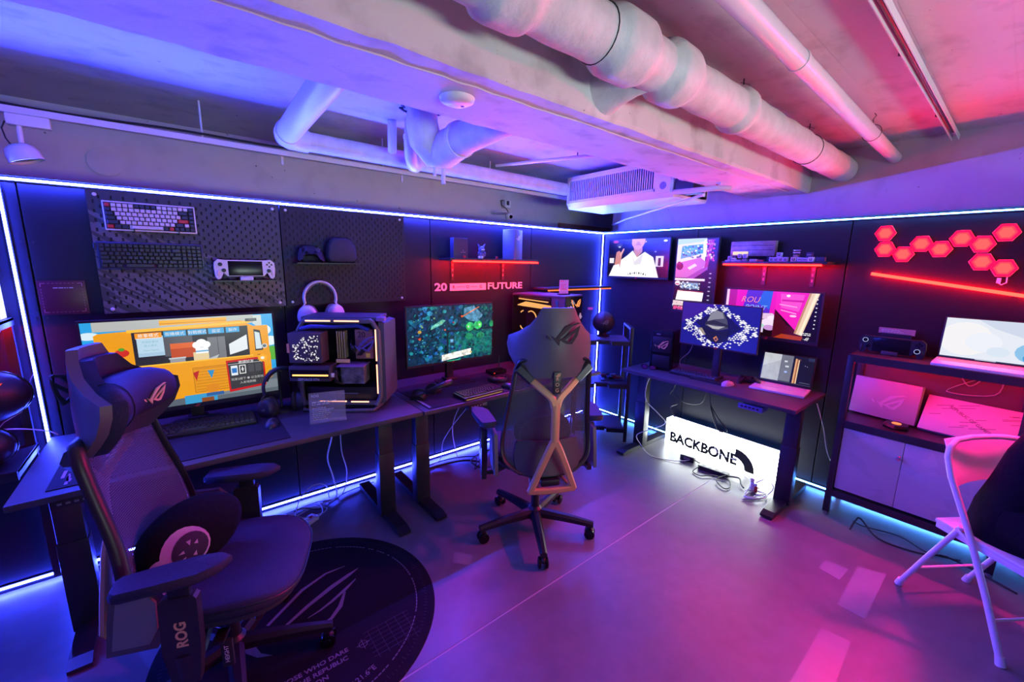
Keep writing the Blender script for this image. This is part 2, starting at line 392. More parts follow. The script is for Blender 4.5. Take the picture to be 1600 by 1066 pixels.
# black display partitions made of one metre boards
WL = bpy.data.objects.new('wall_left', None); COL.objects.link(WL); struct(WL)
WR = bpy.data.objects.new('wall_right', None); COL.objects.link(WR); struct(WR)
PH = 1.9
def panels(root, seams, side):
    me = None
    for a, c in zip(seams[:-1], seams[1:]):
        w = c-a-.006
        b = M(); b.box(0, .02, PH/2, w, .034, PH-.01, .002)
        b.done('panel', PARTN, root, ((a+c)/2, 0, .005), smooth=0)
    b = M()
    for x in seams: b.box(x, .045, PH/2, .05, .03, PH-.02)
    b.box((seams[0]+seams[-1])/2, .05, PH-.03, seams[-1]-seams[0], .03, .04)
    b.done('support_frame', STEEL, root, smooth=0)
    b = M()
    for x in seams[1:-1]:
        for z in (.35, 1.28, 1.62):
            for d in (-.018, .018): b.cyl((x+d, .004, z), (x+d, .0005, z), .004, n=8)
    b.done('screw_heads', STEEL, root)
panels(WL, [-6.9, -5.92, -4.93, -3.95, -2.96, -1.97, -.98, 0], 'L')
WR.rotation_euler = (0, 0, -PI/2)
panels(WR, [0, 1.0, 2.03, 3.05, 4.1, 5.1], 'R')
b = M(); b.box(-3.45, -.004, .006, 6.9, .012, .012); struct(b.done('baseboard_left', STEEL, smooth=0))
b = M(); b.box(-.004, -2.55, .006, .012, 5.1, .012); struct(b.done('baseboard_right', STEEL, smooth=0))

# LED strips in shallow aluminium channels
ALU = mat('channel_aluminium', (.02, .02, .03), .4, metal=.4)
def strip(label, p0, p1, out, mat_, lip=None, w=.008, name='led_strip'):
    """p0..p1 on the wall face, out = outward normal"""
    p0, p1, out = Vector(p0), Vector(p1), Vector(out); d = (p1-p0); L_ = d.length; d.normalize(); s_ = d.cross(out).normalized()
    root = T(name, label, 'light strip', p0, group='LED strips framing the black partitions')
    mm = Matrix(((d.x, out.x, s_.x, 0), (d.y, out.y, s_.y, 0), (d.z, out.z, s_.z, 0), (0, 0, 0, 1)))
    b = M(mm); b.box(L_/2, .003, 0, L_, .006, w+.008); b.done('channel', ALU, root, smooth=0)
    b = M(mm); b.box(L_/2, .0095, 0, L_, .006, w); b.done('light_line', mat_, root, smooth=0)
    if lip:
        b = M(mm); sg = 1 if (s_.z > 0) else -1
        b.box(L_/2, lip/2, sg*(w/2+.010), L_, lip, .003); b.done('channel_lip', ALU, root, smooth=0)
    return root
strip('bright blue LED strip along the top edge of the left partition', (-6.85, 0, PH-.018), (-.012, 0, PH-.018), (0, -1, 0), E_BLUE, .0165, w=.007)
strip('bright blue LED strip along the floor under the left partition', (-6.85, 0, .024), (-.012, 0, .024), (0, -1, 0), E_BLUEL)
strip('upright blue LED strip left of the code sign', (-4.0, 0, .03), (-4.0, 0, PH-.03), (0, -1, 0), E_BLUEL)
strip('upright blue LED strip in the corner between both partitions', (-.014, -.008, .03), (-.014, -.008, PH-.03), (-.7071, -.7071, 0), E_BLUEL)
strip('thin cyan-white LED strip along the top edge of the right partition', (0, -.012, PH-.018), (0, -5.0, PH-.018), (-1, 0, 0), E_CYAN, .023, w=.006)
strip('cyan LED strip along the floor under the right partition', (0, -.012, .024), (0, -5.0, .024), (-1, 0, 0), E_CYAN, w=.006)

# ================================================================ CEILING SERVICES
def wob(pts, a): return [(p[0]+random.uniform(-a, a), p[1]+random.uniform(-a, a), p[2]+random.uniform(-a, a)) for p in pts]
# fat wrapped drain pipe with lumpy joints
t = T('wrapped_pipe', 'fat white wrapped pipe with lumpy joints beside the concrete beam', 'pipe', (0, -1.90, 2.225))
prof = []; x = -6.0
lumps = [(-4.4, .10, .10), (-3.4, .10, .08), (-2.76, .097, .075), (-2.30, .100, .09), (-2.02, .100, .07), (-1.50, .093, .035)]
while x < .17:
    r = .077+.0015*math.sin(x*31)
    for c, R, w in lumps:
        d = abs(x-c)/w
        if d < 1: r = max(r, .077+(R-.077)*(1-d**8))
    prof.append((x, r)); x += .02
rings = []
for k, (x, r) in enumerate(prof):
    rings.append([(x, r*math.cos(a)*(1+.018*math.sin(3*a+k*.35)*math.sin(k*.21)), r*math.sin(a)*(1+.018*math.cos(2*a+k*.3))) for a in [2*PI*j/28 for j in range(28)]])
M().loft(rings).done('pipe_body', PIPEM, t, smooth=60)
b = M(); b.tube([(-2.12, .0, .0), (-2.12, .03, -.0), (-2.13, .08, -.01), (-2.14, .15, -.02), (-2.14, .20, -.02)], .07, 20, rr=[.055, .07, .066, .075, .095]); b.done('branch_pipe', PIPEM, t, smooth=60)
for x in (-.60, -1.46, -2.42):
    b = M()
    b.tube([(x, .079*math.cos(a), .079*math.sin(a)) for a in [2*PI*j/24 for j in range(24)]], .002, 5, closed=True)
    b.cyl((x, 0, .075), (x, 0, .135), .003, n=6)
    b.tube([(x, 0, .1), (x+.02, .02, .09), (x+.015, -.02, .11), (x-.01, .01, .12)], .0015, 4)
    b.done('hanger_wire', BLK, t)
t = T('thin_pipe', 'smooth white pipe running beside the fat wrapped one', 'pipe', (0, -2.17, 2.262))
M().cyl((-6, -.11, 0), (.175, .02, 0), .033, n=20).done('pipe_body', PIPEP, t)
b = M(); b.cyl((-1.72, -.02, 0), (-1.70, -.02, 0), .036, n=20); b.done('coupling', PIPEP, t)
b = M(); b.tube([(-.55, .04*math.cos(a), .04*math.sin(a)) for a in [2*PI*j/20 for j in range(20)]], .0015, 5, closed=True); b.tube([(-.55, 0, .04), (-.54, .005, .07), (-.56, -.01, .08), (-.55, 0, .095)], .002, 5)
b.done('hanger_wire', BLK, t)
t = T('strut_channel', 'slim metal strut channel running under the ceiling at the right', 'rail', (0, -2.41, 2.322))
b = M(); b.box(-2.9, 0, .012, 6.1, .03, .004); b.box(-2.9, -.014, -.002, 6.1, .003, .026); b.box(-2.9, .014, -.002, 6.1, .003, .026)
b.done('channel', WHT2, t, smooth=0)
M().cyl((-6, 0, .002), (.0, 0, .002), .006, n=8).done('cable', BLK, t)
for x in (-.35, -1.3, -2.2): b = M(); b.cyl((x, .03, .036), (x, .03, .012), .008, n=8); b.box(x, .018, .012, .012, .03, .004); b.done('bracket', BLK, t)

# left bay: plastic drain with elbow
t = T('drain_pipe', 'white drain pipe with an elbow bending from the beam along the left wall', 'pipe', (-2.92, -.18, 2.215))
b = M(); b.tube([(-.03, -1.2, .0), (0, -.06, 0)], .056, 22, rr=[.056, .056]); b.done('pipe_body', PIPEP, t)
b = M(); b.tube([(0, -.09, 0), (0, -.04, 0), (.006, -.01, 0), (.03, .02, 0), (.07, .03, 0), (.12, .032, 0)], .06, 22); b.done('elbow', PIPEP, t, smooth=60)
b = M(); b.cyl((0, -.1, 0), (0, -.085, 0), .063, n=22); b.done('collar', WHT, t)
b = M(); b.cyl((.10, .032, 0), (2.24, .07, 0), .052, n=22); b.done('long_run', PIPEM, t)
t = T('soil_pipe_elbow', 'large white wrapped elbow pipe coming out of a broken hole in the ceiling', 'pipe', (-2.21, -.62, 2.2))
b = M(); b.tube([(-.13, -.02, .17), (-.13, -.01, .10), (-.10, .02, .03), (-.03, .04, -.015), (.0, -.02, -.02), (0, -.12, -.01), (0, -.25, 0), (.0, -.72, .02)], .08, 22, rr=[.075, .085, .09, .098, .098, .09, .078, .078]); b.done('pipe_body', PIPEM, t, smooth=60)
b = M(); b.tube([(0, -.17, 0)]+[(0, -.2, 0)], .092, 22); b.done('collar', PIPEM, t)
b = M(); b.tube([(-.13+.11*math.cos(a)*random.uniform(.85, 1.15), -.02+.10*math.sin(a)*random.uniform(.85, 1.15), .157) for a in [2*PI*j/26 for j in range(26)]], .006, 5, closed=True); b.done('broken_plaster_rim', BLKM, t)
b = M(); b.cyl((.02, .03, -.10), (.02, .03, -.19), .012, n=8); b.cyl((-.03, .04, -.10), (-.03, .04, -.15), .01, n=8); b.done('drip_nipple', WHT2, t)
t = T('trap_pipe', 'small white U-shaped trap pipe next to the large ceiling elbow', 'pipe', (-2.29, -.40, 2.2))
b = M(); b.tube([(-.10, .04, .16), (-.10, .05, .06), (-.08, .10, .01)], .026, 14); b.tube([(-.02, -.04, .16), (-.02, -.02, .05), (.0, .02, -.02), (.05, .10, -.05), (.12, .20, -.03), (.16, .26, .0)], .036, 16)
b.done('pipe_body', PIPEP, t, smooth=60)
b = M(); b.cyl((-.02, -.025, .085), (-.02, -.02, .06), .040, n=16); b.done('collar', WHT, t)
t = T('hose_loop', 'short white hose loop hanging from the ceiling beside the beam', 'hose', (-1.72, -1.0, 2.33))
M().tube([(-.12, -.06, .03), (-.10, .02, -.02), (-.03, .10, -.06), (.06, .08, -.05), (.16, 0, -.02), (.26, -.1, .02)], .016, 10).done('hose', PIPEP, t, smooth=60)
t = T('ceiling_conduit', 'thin white conduit hanging crosswise above the air conditioner', 'conduit', (-1.35, -.25, 2.30))
M().cyl((-.1, .15, 0), (.42, -1.05, 0), .011, n=10).done('conduit_tube', WHT2, t)
b = M(); b.cyl((.16, -.45, 0), (.16, -.45, .06), .004, n=6); b.cyl((.16, -.45, .045), (.16, -.45, .06), .009, n=8); b.done('hanger', BLK, t)

# lighting rail on rods with cable
t = T('lighting_rail', 'long white lighting rail on thin rods above the left partition', 'rail', (0, .02, 2.168))
M().box(-3.6, 0, 0, 6.1, .034, .028).done('rail', WHT2, t, smooth=0)
for x in (-5.2, -4.2, -3.27, -2.3, -1.42): M().cyl((x, 0, .014), (x, 0, CZ-2.168), .005, n=8).done('rod', WHT2, t)
for x in (-2.16, -2.9): M().box(x, .02, -.035, .012, .01, .05).done('clip', WHT2, t, smooth=0)
pts = []; x = -6.3
while x < -.65:
    pts.append((x, -.012, .032+.010*math.sin(x*2.1)+.005*math.sin(x*7))); x += .08
tag(M().tube(pts, .006, 6).done('rail_cable', RUBBER, loc=(0, .02, 2.168)), 'black cable lying along the white lighting rail', 'cable')
t = T('rail_spotlight', 'small round white spotlight hanging from the lighting rail at top left', 'spotlight', (-3.90, -.0, 2.15))
M().box(.02, .02, -.02, .13, .04, .045, .004).done('adapter', WHT, t)
M().cyl((-.012, .02, -.04), (-.012, .01, -.13), .009, n=10).done('stem', WHT, t)
b = M(Matrix.Translation((-.01, 0, -.165)) @ Matrix.Rotation(math.radians(-18), 4, 'Y')); b.lathe([(.008, .045), (.03, .043), (.047, .03), (.055, .008), (.058, -.025), (.052, -.025), (.045, -.005)], 28); b.done('lamp_head', WHT, t, smooth=40)
b = M(Matrix.Translation((-.01, 0, -.165)) @ Matrix.Rotation(math.radians(-18), 4, 'Y')); b.lathe([(.002, -.012), (.048, -.014), (.048, -.016)], 24); b.done('lens', BLKG, t)
M().tube([(-.05, .02, -.03), (-.062, .02, -.06), (-.055, .015, -.1), (-.04, .005, -.13)], .003, 6).done('wire', BLK, t)
b = M(Matrix.Rotation(PI/2, 4, 'X')); b.lathe([(.075, 0), (.075, .004), (.068, .006), (.001, .006)], 32)
tag(b.done('blank_plate', WALLM, loc=(-3.70, .594, 2.09)), 'round white cover plate on the wall behind the rail', 'cover plate')
# smoke detector base on the beam
t = T('detector_plate', 'round white cover plate under the concrete beam', 'cover plate', (-2.66, -1.51, 2.10))
M().lathe([(.001, -.016), (.045, -.016), (.056, -.010), (.06, 0)], 36).done('disc', WHT, t, smooth=50)
M().cyl((.028, .01, -.0155), (.028, .01, -.0175), .006, n=10).done('screw', BLK, t)
# camera on the wall
t = T('security_camera', 'small white dome camera on the wall above the left partition', 'camera', (-.98, .33, 2.02))
M().ell((0, 0, -.02), (.035, .035, .035)).done('dome', WHT, t, smooth=60)
b = M(); b.cyl((0, -.026, -.025), (.002, -.038, -.032), .016, n=16); b.done('lens', BLKG, t)
M().cyl((0, .0, .0), (0, .26, .03), .012, n=10).done('arm', WHT, t)
M().tube([(0, 0, .01), (-.02, .02, .05), (-.05, .05, .08), (-.05, .06, .12), (.0, .08, .13)], .004, 6).done('wire', BLK, t)
t = T('junction_box', 'small white junction box above the dome camera', 'box', (-.83, .56, 2.14))
M().box(0, 0, 0, .07, .06, .07, .005).done('box', WHT, t); M().box(-.005, -.032, .01, .03, .006, .04).done('label_plate', BLK, t)

# ceiling air conditioner
t = T('air_conditioner', 'white ceiling air conditioner with a long slatted grille behind the beam', 'air conditioner', (-.70, -.14, 2.045))
b = M(); AC = .265
b.box(.26, -.50, AC-.012, .52, 1.0, .02, .004); b.box(.50, -.50, AC/2+.02, .03, 1.0, AC-.04)
b.box(.26, -.985, AC/2+.01, .50, .03, AC-.02, .004); b.box(.26, -.015, AC/2+.01, .50, .03, AC-.02, .004)
b.loft([[(.0, y, .045), (.03, y, .0), (.50, y, .0), (.52, y, .045)] for y in (-.0, -1.0)]); b.done('housing', WHT, t, smooth=30)
b = M(); b.box(.004, -.44, .055, .012, .86, .02); b.box(.004, -.44, AC-.03, .012, .86, .02); b.box(.004, -.012, AC/2+.01, .012, .02, AC-.07); b.box(.004, -.87, AC/2+.01, .012, .02, AC-.07)
b.box(.004, -.935, AC/2+.01, .012, .11, AC-.04); b.done('grille_frame', WHT, t, smooth=0)
sl = M().box(0, 0, 0, .008, .006, AC-.09); slm = sl.done('slat', WHT, t, (.006, -.03, AC/2+.012), smooth=0).data
for k in range(1, 44): link('slat', slm, t, (.006, -.03-k*.0192, AC/2+.012))
b = M(); b.box(.012, -.44, AC/2+.012, .003, .84, .006); b.box(.05, -.44, AC/2+.01, .01, .84, AC-.06); b.done('dark_inside', BLKM, t, smooth=0)
b = M(Matrix.Translation((-.004, -.935, .08)) @ Matrix.Rotation(PI/2, 4, 'Y')); b.lathe([(.012, 0), (.026, 0), (.026, .012), (.012, .012)], 20); b.done('drain_cap', MGREY, t)
b = M(); b.box(.1, -1.08, .07, .16, .14, .10, .01); b.done('valve_block', STEEL, t)
b = M(); b.tube([(.05, -1.0, .12), (.02, -1.1, .11), (.03, -1.25, .09), (.06, -1.32, .06)], .02, 12); b.tube([(0.03, -1.0, .03), (.0, -1.12, .02), (.03, -1.3, .02), (.10, -1.36, .02)], .017, 12); b.done('insulated_pipes', WHT2, t, smooth=60)
b = M(); b.tube([(.08, -1.0, .08), (.03, -1.1, .06), (.06, -1.2, .09), (.10, -1.28, .05)], .005, 6); b.tube([(.08, -1.0, .09), (.05, -1.13, .10), (.04, -1.2, .05)], .004, 6); b.done('copper_lines', mat('copper', (.5, .28, .12), .4, metal=.7), t)
t = T('condensate_pipe', 'long thin white pipe running below the air conditioner to the corner', 'pipe', (0, 0, 2.0))
b = M(); b.cyl((-.66, -1.36, .035), (-.05, -.30, .0), .009, n=10); b.cyl((-.05, -.30, .0), (.16, .02, -.02), .009, n=10); b.done('pipe_body', PIPEP, t)

# wall washer with a hood, out of frame at the right
t = T('wall_washer', 'long magenta wall washer lamp with a hood on the right partition', 'lamp', (-.13, -3.03, 1.86))
M().box(.062, 0, 0, .12, .24, .06, .004).done('housing', BLK, t); M().box(-.012, 0, .040, .05, .24, .004).done('hood', BLK, t, smooth=0)

# ================================================================ DESKS
def desk(label, loc, yaw, w, d, z, legs, foot=(-.76, -.09), legy=-.49, panel=None, extra=None):
    t = T('standing_desk', label, 'desk', loc, yaw, 'black standing desks')
    b = M(); b.box(w/2, -d/2-.02, z-.0125, w, d, .025, .004); b.done('tabletop', DESKM, t, smooth=30)
    for x in legs:
        b = M(); b.box(x, legy, z*.5+.01, .085, .06, z-.05, .004); b.box(x, legy, z*.30, .095, .07, z*.56, .005); b.done('leg', STEEL, t, smooth=30)
        b = M(); f0, f1 = foot
        b.loft([[(x-.035, f0, .006), (x+.035, f0, .006), (x+.035, f0, .022), (x-.035, f0, .022)],
                [(x-.035, f0+.05, .002), (x+.035, f0+.05, .002), (x+.035, f0+.05, .036), (x-.035, f0+.05, .036)],
                [(x-.035, f1, .002), (x+.035, f1, .002), (x+.035, f1, .036), (x-.035, f1, .036)]]); b.done('foot', STEEL, t, smooth=0)
        b = M(); b.box(x, -d/2-.02, z-.036, .06, d*.8, .02); b.done('top_support', STEEL, t, smooth=0)
    b = M(); b.box((legs[0]+legs[-1])/2, legy+.04, z-.05, abs(legs[-1]-legs[0]), .05, .04); b.done('crossbar', STEEL, t, smooth=0)
    if panel:
        p = M(); p.box(panel, -d+.02, z-.045, .14, .05, .028, .003); q = p.done('control_panel', STEEL, t)
        for k in range(5): M().box(panel-.045+k*.022, -d-.0055, z-.044, .012, .002, .008).done('button', MGREY, q, smooth=0)
    return t
desk('long black standing desk with the truck game monitor on the left wall', (-3.99, 0, 0), 0, 1.56, .72, .72, [.10, 1.42], panel=.17)
desk('black standing desk with the green map monitor in the middle of the left wall', (-2.42, 0, 0), 0, 1.57, .72, .715, [.09, 1.35], panel=.38)
d3 = desk('black standing desk in front of the glowing sign at the right wall', (0, -.768, 0), -90, 1.272, .60, .715, [.102, 1.217], foot=(-.70, -.06), legy=-.42)
t = M(); t.box(1.01, -.55, .655, .15, .10, .035, .003); q = t.done('control_panel', mat('blue_grey_plastic', (.10, .12, .3), .4), d3)
for k in range(5): M().box(.96+k*.024, -.601, .656, .014, .003, .012).done('button', BLK, q, smooth=0)

def deskmat(label, loc, yaw, w, d, printed=False):
    t = T('desk_mat', label, 'desk mat', loc, yaw)
    b = M(); b.box(0, 0, .002, w, d, .004, .0015); b.done('cloth', PADM, t, smooth=0)
    if printed:
        m = mat('purple_print', (.35, .12, .32), .6)
        e = M()
        for k in range(26):
            x = -w/2+.03+random.random()*.16; y = -d/2+.05+random.random()*(d-.1); L_ = random.uniform(.02, .09)
            e.box(x, y, .0044, .004+random.random()*.006, L_, .0004)
        e.done('printed_pattern', m, t, smooth=0)
    return t
deskmat('large dark desk mat with a purple streaked print, left of the truck game monitor', (-3.50, -.44, .72), 0, .80, .50, True)
t = deskmat('dark desk mat under the small glowing keyboard on the middle desk', (-1.95, -.47, .715), 0, .86, .50)
e = M(); e.box(-.415, -.12, .0044, .006, .22, .0004); e.box(-.405, -.14, .0044, .002, .18, .0004); e.done('printed_line', mat('white_print', (.6, .6, .62), .5), t, smooth=0)

# ================================================================ STEEL SHELF CABINET (right)
t = T('storage_cabinet', 'black steel rack cabinet with white doors below the red light bar', 'cabinet', (-.02, -2.19, 0), -90)
CW = 1.42
b = M()
for x in (0, CW/2, CW):
    for y in (-.30, -.01):
        b = M(); b.box(x+(.012 if x == 0 else -.012 if x == CW else 0), y, .535, .034, .03, 1.03, .002); b.done('post', STEEL, t)
        b = M(); b.cyl((x+(.012 if x == 0 else -.012 if x == CW else 0), y, 0), (x+(.012 if x == 0 else -.012 if x == CW else 0), y, .022), .018, n=12); b.done('foot', MGREY, t)
for z in (1.045, .63, .165):
    b = M(); b.box(CW/2, -.155, z+.008, CW, .30, .012); b.box(CW/2, -.305, z-.008, CW, .016, .045, .002); b.box(CW/2, -.006, z-.008, CW, .012, .04); b.done('shelf', STEEL, t, smooth=0)
M().box(CW/2, -.292, 1.018, CW-.05, .008, .008).done('light_line', emit('cabinet_red_led', (130, .2, .1)), t, smooth=0)
M().box(CW/2, -.01, .40, CW, .004, .44).done('back_panel', STEEL, t, smooth=0)
M().box(CW/2, -.01, .85, CW, .004, .40).done('back_panel', mat('inner_panel', (.07, .05, .05), .5), t, smooth=0)
DOOR = mat('white_door', (.45, .44, .44), .28, noise=.03)
for k, (x0, x1) in enumerate([(.032, .312), (.314, .70), (.724, 1.06), (1.062, 1.39)]):
    d = M(); d.box((x0+x1)/2, -.296, .395, x1-x0, .014, .40, .002); d = d.done('door', DOOR, t)
    if k in (0, 2):
        h = M(Matrix.Translation((x1-.012, -.303, .50)) @ Matrix.Rotation(PI/2, 4, 'X')); h.lathe([(.006, 0), (.006, .010), (.013, .012), (.014, .018), (.011, .023), (.001, .025)], 20); h.done('knob', CHROME, d)
marks(t, mat('painted_reflection', (.50, .48, .52), .4), .13, .17, .585, .008, -.3035, seed=3, name='reflection_mark')  # faint reflections in the doors, painted on as a paler colour
text('FOR THOSE', .018, MATS['painted_reflection'], t, .33, -.3035, .575)  # reflected mat slogan, painted onto the door

# ================================================================ CORNER SHELF
t = T('corner_shelf', 'black three-tier steel shelf standing in the corner with notched boards', 'shelf', (-.45, -.73, 0), -45)
# local x along the front edge towards the right (-x is left), y goes back to the corner
for x, y in ((0, 0), (-.46, 0), (0, .34), (-.46, .34)):
    b = M(); b.box(x, y, .52, .03, .03, 1.04, .002); b.done('post', STEEL, t)
for z in (.90, .515, .105):
    b = M(); b.plate([(-.445, .01), (-.30, .01), (-.28, .035), (-.19, .035), (-.17, .01), (-.015, .01), (-.015, .33), (-.445, .33)], z, z+.018); b.done('board', DESKM, t, smooth=0)
    b = M(); b.box(-.37, .0, z-.002, .15, .02, .036); b.box(-.09, .0, z-.002, .15, .02, .036); b.box(-.23, .03, z-.002, .10, .02, .03); b.done('front_rail', STEEL, t, smooth=0)
for x in (0, -.46):
    b = M(); b.box(x, .17, 1.03, .03, .34, .02); b.done('top_rail', STEEL, t, smooth=0)

# ================================================================ FOLDING CHAIR
def folding_chair():
    # local: chair faces -Y, right tube at +x ... built around the middle of the feet
    t = T('folding_chair', 'white metal folding chair with a curved backrest beside the cabinet', 'folding chair', (-.735, -2.905, 0), 145+180)
    W2 = .205
    # local axes: +x = chair's left-right axis, -y = front
    def side(s): return [(s*W2, -.215, .015), (s*W2, -.13, .22), (s*W2, -.03, .44), (s*W2, .085, .66), (s*W2*.99, .115, .74)]
    arch = [(-W2*.93, .125, .78), (-W2*.75, .133, .812), (-W2*.4, .137, .822), (0, .138, .824), (W2*.4, .137, .822), (W2*.75, .133, .812), (W2*.93, .125, .78)]
    b = M(); b.tube(side(-1)+arch+side(1)[::-1], .0125, 12); b.done('back_frame', WHT, t, smooth=60)
    # curved back panel
    rings = []
    for k in range(11):
        z = .635+k*.0175; y = .075+(z-.66)*.45; rr = []
        for j in range(17):
            u = -1+j/8; rr.append((u*W2*.96, y+.03*(1-u*u)+.004, z+(.02*(u*u) if k == 0 else 0)*-1))
        rings.append(rr+[(p[0], p[1]+.004, p[2]) for p in rr[::-1]])
    b = M(); b.loft(rings); b.done('back_panel', WHT, t, smooth=50)
    for s in (-1, 1):
        b = M(); b.tube([(s*(W2-.02), .215, .012), (s*(W2-.02), .13, .21), (s*(W2-.02), .02, .455)], .0115, 12); b.done('rear_leg', WHT, t, smooth=60)
        M().cyl((s*(W2-.02), .218, .0), (s*(W2-.02), .208, .035), .016, .014, 14).done('foot_cap', WHT, t); M().cyl((s*W2, -.218, 0), (s*W2, -.208, .035), .016, .014, 14).done('foot_cap', WHT, t)
        b = M(); b.tube([(s*(W2-.005), .03, .445), (s*(W2-.005), -.035, .40)], .008, 8, flat=.4); b.done('hinge_link', WHT, t)
    b = M(); b.cyl((-W2+.02, .16, .14), (W2-.02, .16, .14), .006, n=10); b.cyl((-W2, -.155, .15), (W2, -.155, .15), .006, n=10); b.done('stretcher', WHT, t)
    b = M(); b.box(0, -.055, .425, .375, .36, .018, .008); b.box(0, -.055, .405, .365, .35, .03, .004); b.done('seat', WHT, t)
    return t
folding_chair()

# ================================================================ GAMING CHAIRS
MESHF = mesh_fabric('mesh_back_fabric', (.085, .085, .12))
def smoothpath(P, n=4):
    """Catmull-Rom through the points"""
    out = []; Q = [Vector(p) for p in P]
    for i in range(len(Q)-1):
        a, b, c, d = Q[max(i-1, 0)], Q[i], Q[i+1], Q[min(i+2, len(Q)-1)]
        for k in range(n):
            s = k/n; out.append(tuple(.5*((2*b)+(c-a)*s+(2*a-5*b+4*c-d)*s*s+(3*b-a-3*c+d)*s**3)))
    out.append(tuple(Q[-1])); return out
def gaming_chair(label, loc, yaw, dz=0.0, base_rot=0, cushion=True, wide=1.0, armrot=(0, 0), hs=1.0):
    """local +x is the way the chair faces, +y its left"""
    t = T('gaming_chair', label, 'gaming chair', loc, yaw, 'black and gold gaming chairs')
    # star base
    b = M(); b.lathe([(.001, .07), (.032, .07), (.04, .085), (.04, .14), (.028, .155), (.001, .155)], 20); b.done('base_hub', BLK, t)
    for k in range(5):
        a = math.radians(base_rot+72*k); R = Matrix.Rotation(a, 4, 'Z')
        b = M(R); rings = []
        for s in range(7):
            u = s/6; x = .02+.325*u; w = .030-.012*u; h = .022-.008*u; z = .118-.012*u-.018*u*u
            rings.append([(x, -w, z-h), (x, w, z-h), (x, w, z+h*.3), (x, w*.45, z+h), (x, -w*.45, z+h), (x, -w, z+h*.3)])
        b.loft(rings); leg = b.done('base_leg', BLK, t, smooth=25)
        b = M(R); b.cyl((.33, 0, .055), (.33, 0, .085), .008, n=10); b.ell((.323, 0, .044), (.026, .018, .018), 14, 8); c = b.done('caster', BLK, t, smooth=50)
        for s in (-1, 1):
            b = M(R @ Matrix.Translation((.325, s*.012, .030)) @ Matrix.Rotation(-s*PI/2, 4, 'X')); b.lathe([(.012, .017), (.016, .014), (.023, .015), (.030, .012), (.030, .001), (.028, 0)], 24); b.done('wheel', BLKG, c)
    b = M(); b.cyl((0, 0, .14), (0, 0, .26), .025, n=16); b.cyl((0, 0, .24), (0, 0, .36+dz), .016, n=16); b.done('gas_lift', BLK, t)
    Z = dz
    b = M(Matrix.Translation((0, 0, Z))); b.box(.0, 0, .375, .24, .17, .05, .01); b.box(-.17, 0, .375, .22, .10, .035, .008); b.box(.08, 0, .40, .06, .30, .02)
    b.done('tilt_mechanism', BLK, t)
    b = M(Matrix.Translation((0, 0, Z))); b.tube([(.04, -.08, .375), (.05, -.20, .372)], .007, 8); b.box(.055, -.235, .36, .035, .06, .012, .004); b.tube([(.10, -.08, .37), (.14, -.17, .345)], .006, 8); lv = b.done('lever', BLK, t)
    b = M(Matrix.Translation((0, 0, Z))); b.box(.07, -.24, .30, .034, .012, .10, .003); tg = b.done('height_tag', BLKM, t)
    text('HEIGHT', .018, mat('white_print', (.6, .6, .62), .5), tg, .07, -.2465, .30+Z, rot=(PI/2, -PI/2, 0), align='CENTER')
    # seat: superellipse outline, waterfall front
    def ring(sx, sy, z, cx, front=0):
        out = []
        for j in range(40):
            a = 2*PI*j/40; c, s = math.cos(a), math.sin(a); e = .62
            x = cx+sx*math.copysign(abs(c)**e, c); y = sy*math.copysign(abs(s)**e, s)
            zz = z-(front*max(0, (x-.12)/.14)**2 if x > .12 else 0)
            out.append((x, y, zz+Z))
        return out
    b = M(); b.loft([ring(.205, .215, .392, .035), ring(.228, .24, .402, .035), ring(.233, .248, .425, .035, .006)]); b.done('seat_pan', DGREY, t, smooth=40)
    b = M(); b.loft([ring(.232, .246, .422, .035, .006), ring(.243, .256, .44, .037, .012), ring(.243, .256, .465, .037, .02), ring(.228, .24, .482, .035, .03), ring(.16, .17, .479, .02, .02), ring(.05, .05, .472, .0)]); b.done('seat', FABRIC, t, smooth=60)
    b = M(); pr = [Vector(p) for p in ring(.2435, .2565, .4655, .037, .02)]; b.tube([tuple(p) for p in pr], .003, 5, closed=True); b.done('seat_piping', BLK, t)
    # hip panels
    for s in (-1, 1):
        b = M(Matrix.Translation((0, 0, Z)))
        pl = [(-.215, .405), (-.09, .405), (-.05, .47), (-.055, .58), (-.09, .62), (-.18, .62), (-.20, .52)]
        b.prism(pl, s*.262, s*.280); b.done('side_panel', SHELL, t, smooth=0)
        b = M(Matrix.Translation((0, 0, Z))); b.prism([(-.195, .43), (-.105, .43), (-.08, .475), (-.075, .565), (-.10, .60), (-.165, .60), (-.18, .52)], s*.280, s*.288); b.done('side_inlay', MGREY, t, smooth=0)
    # back frame loop
    def BX(z):
        K = [(.38, -.245), (.45, -.225), (.52, -.205), (.60, -.195), (.70, -.205), (.83, -.235), (.95, -.262), (1.06, -.28)]
        for (a, x0), (c, x1) in zip(K[:-1], K[1:]):
            if z <= c: return x0+(x1-x0)*max(0, (z-a))/(c-a)
        return K[-1][1]
    half = [(.09, .405), (.17, .43), (.225, .48), (.235, .57), (.218, .72), (.198, .88), (.182, 1.0), (.13, 1.03)]
    loop = [(BX(z)+.03*(abs(y)/.235)**2, y, z+Z) for y, z in half]+[(BX(z)+.03*(abs(y)/.235)**2, -y, z+Z) for y, z in half[::-1]]
    sm = smoothpath(loop+[loop[0]], 4)[:-1]
    b = M(); b.tube(sm, .011, 8, closed=True, flat=1.7); b.done('back_frame', STEEL, t, smooth=50)
    rings = []
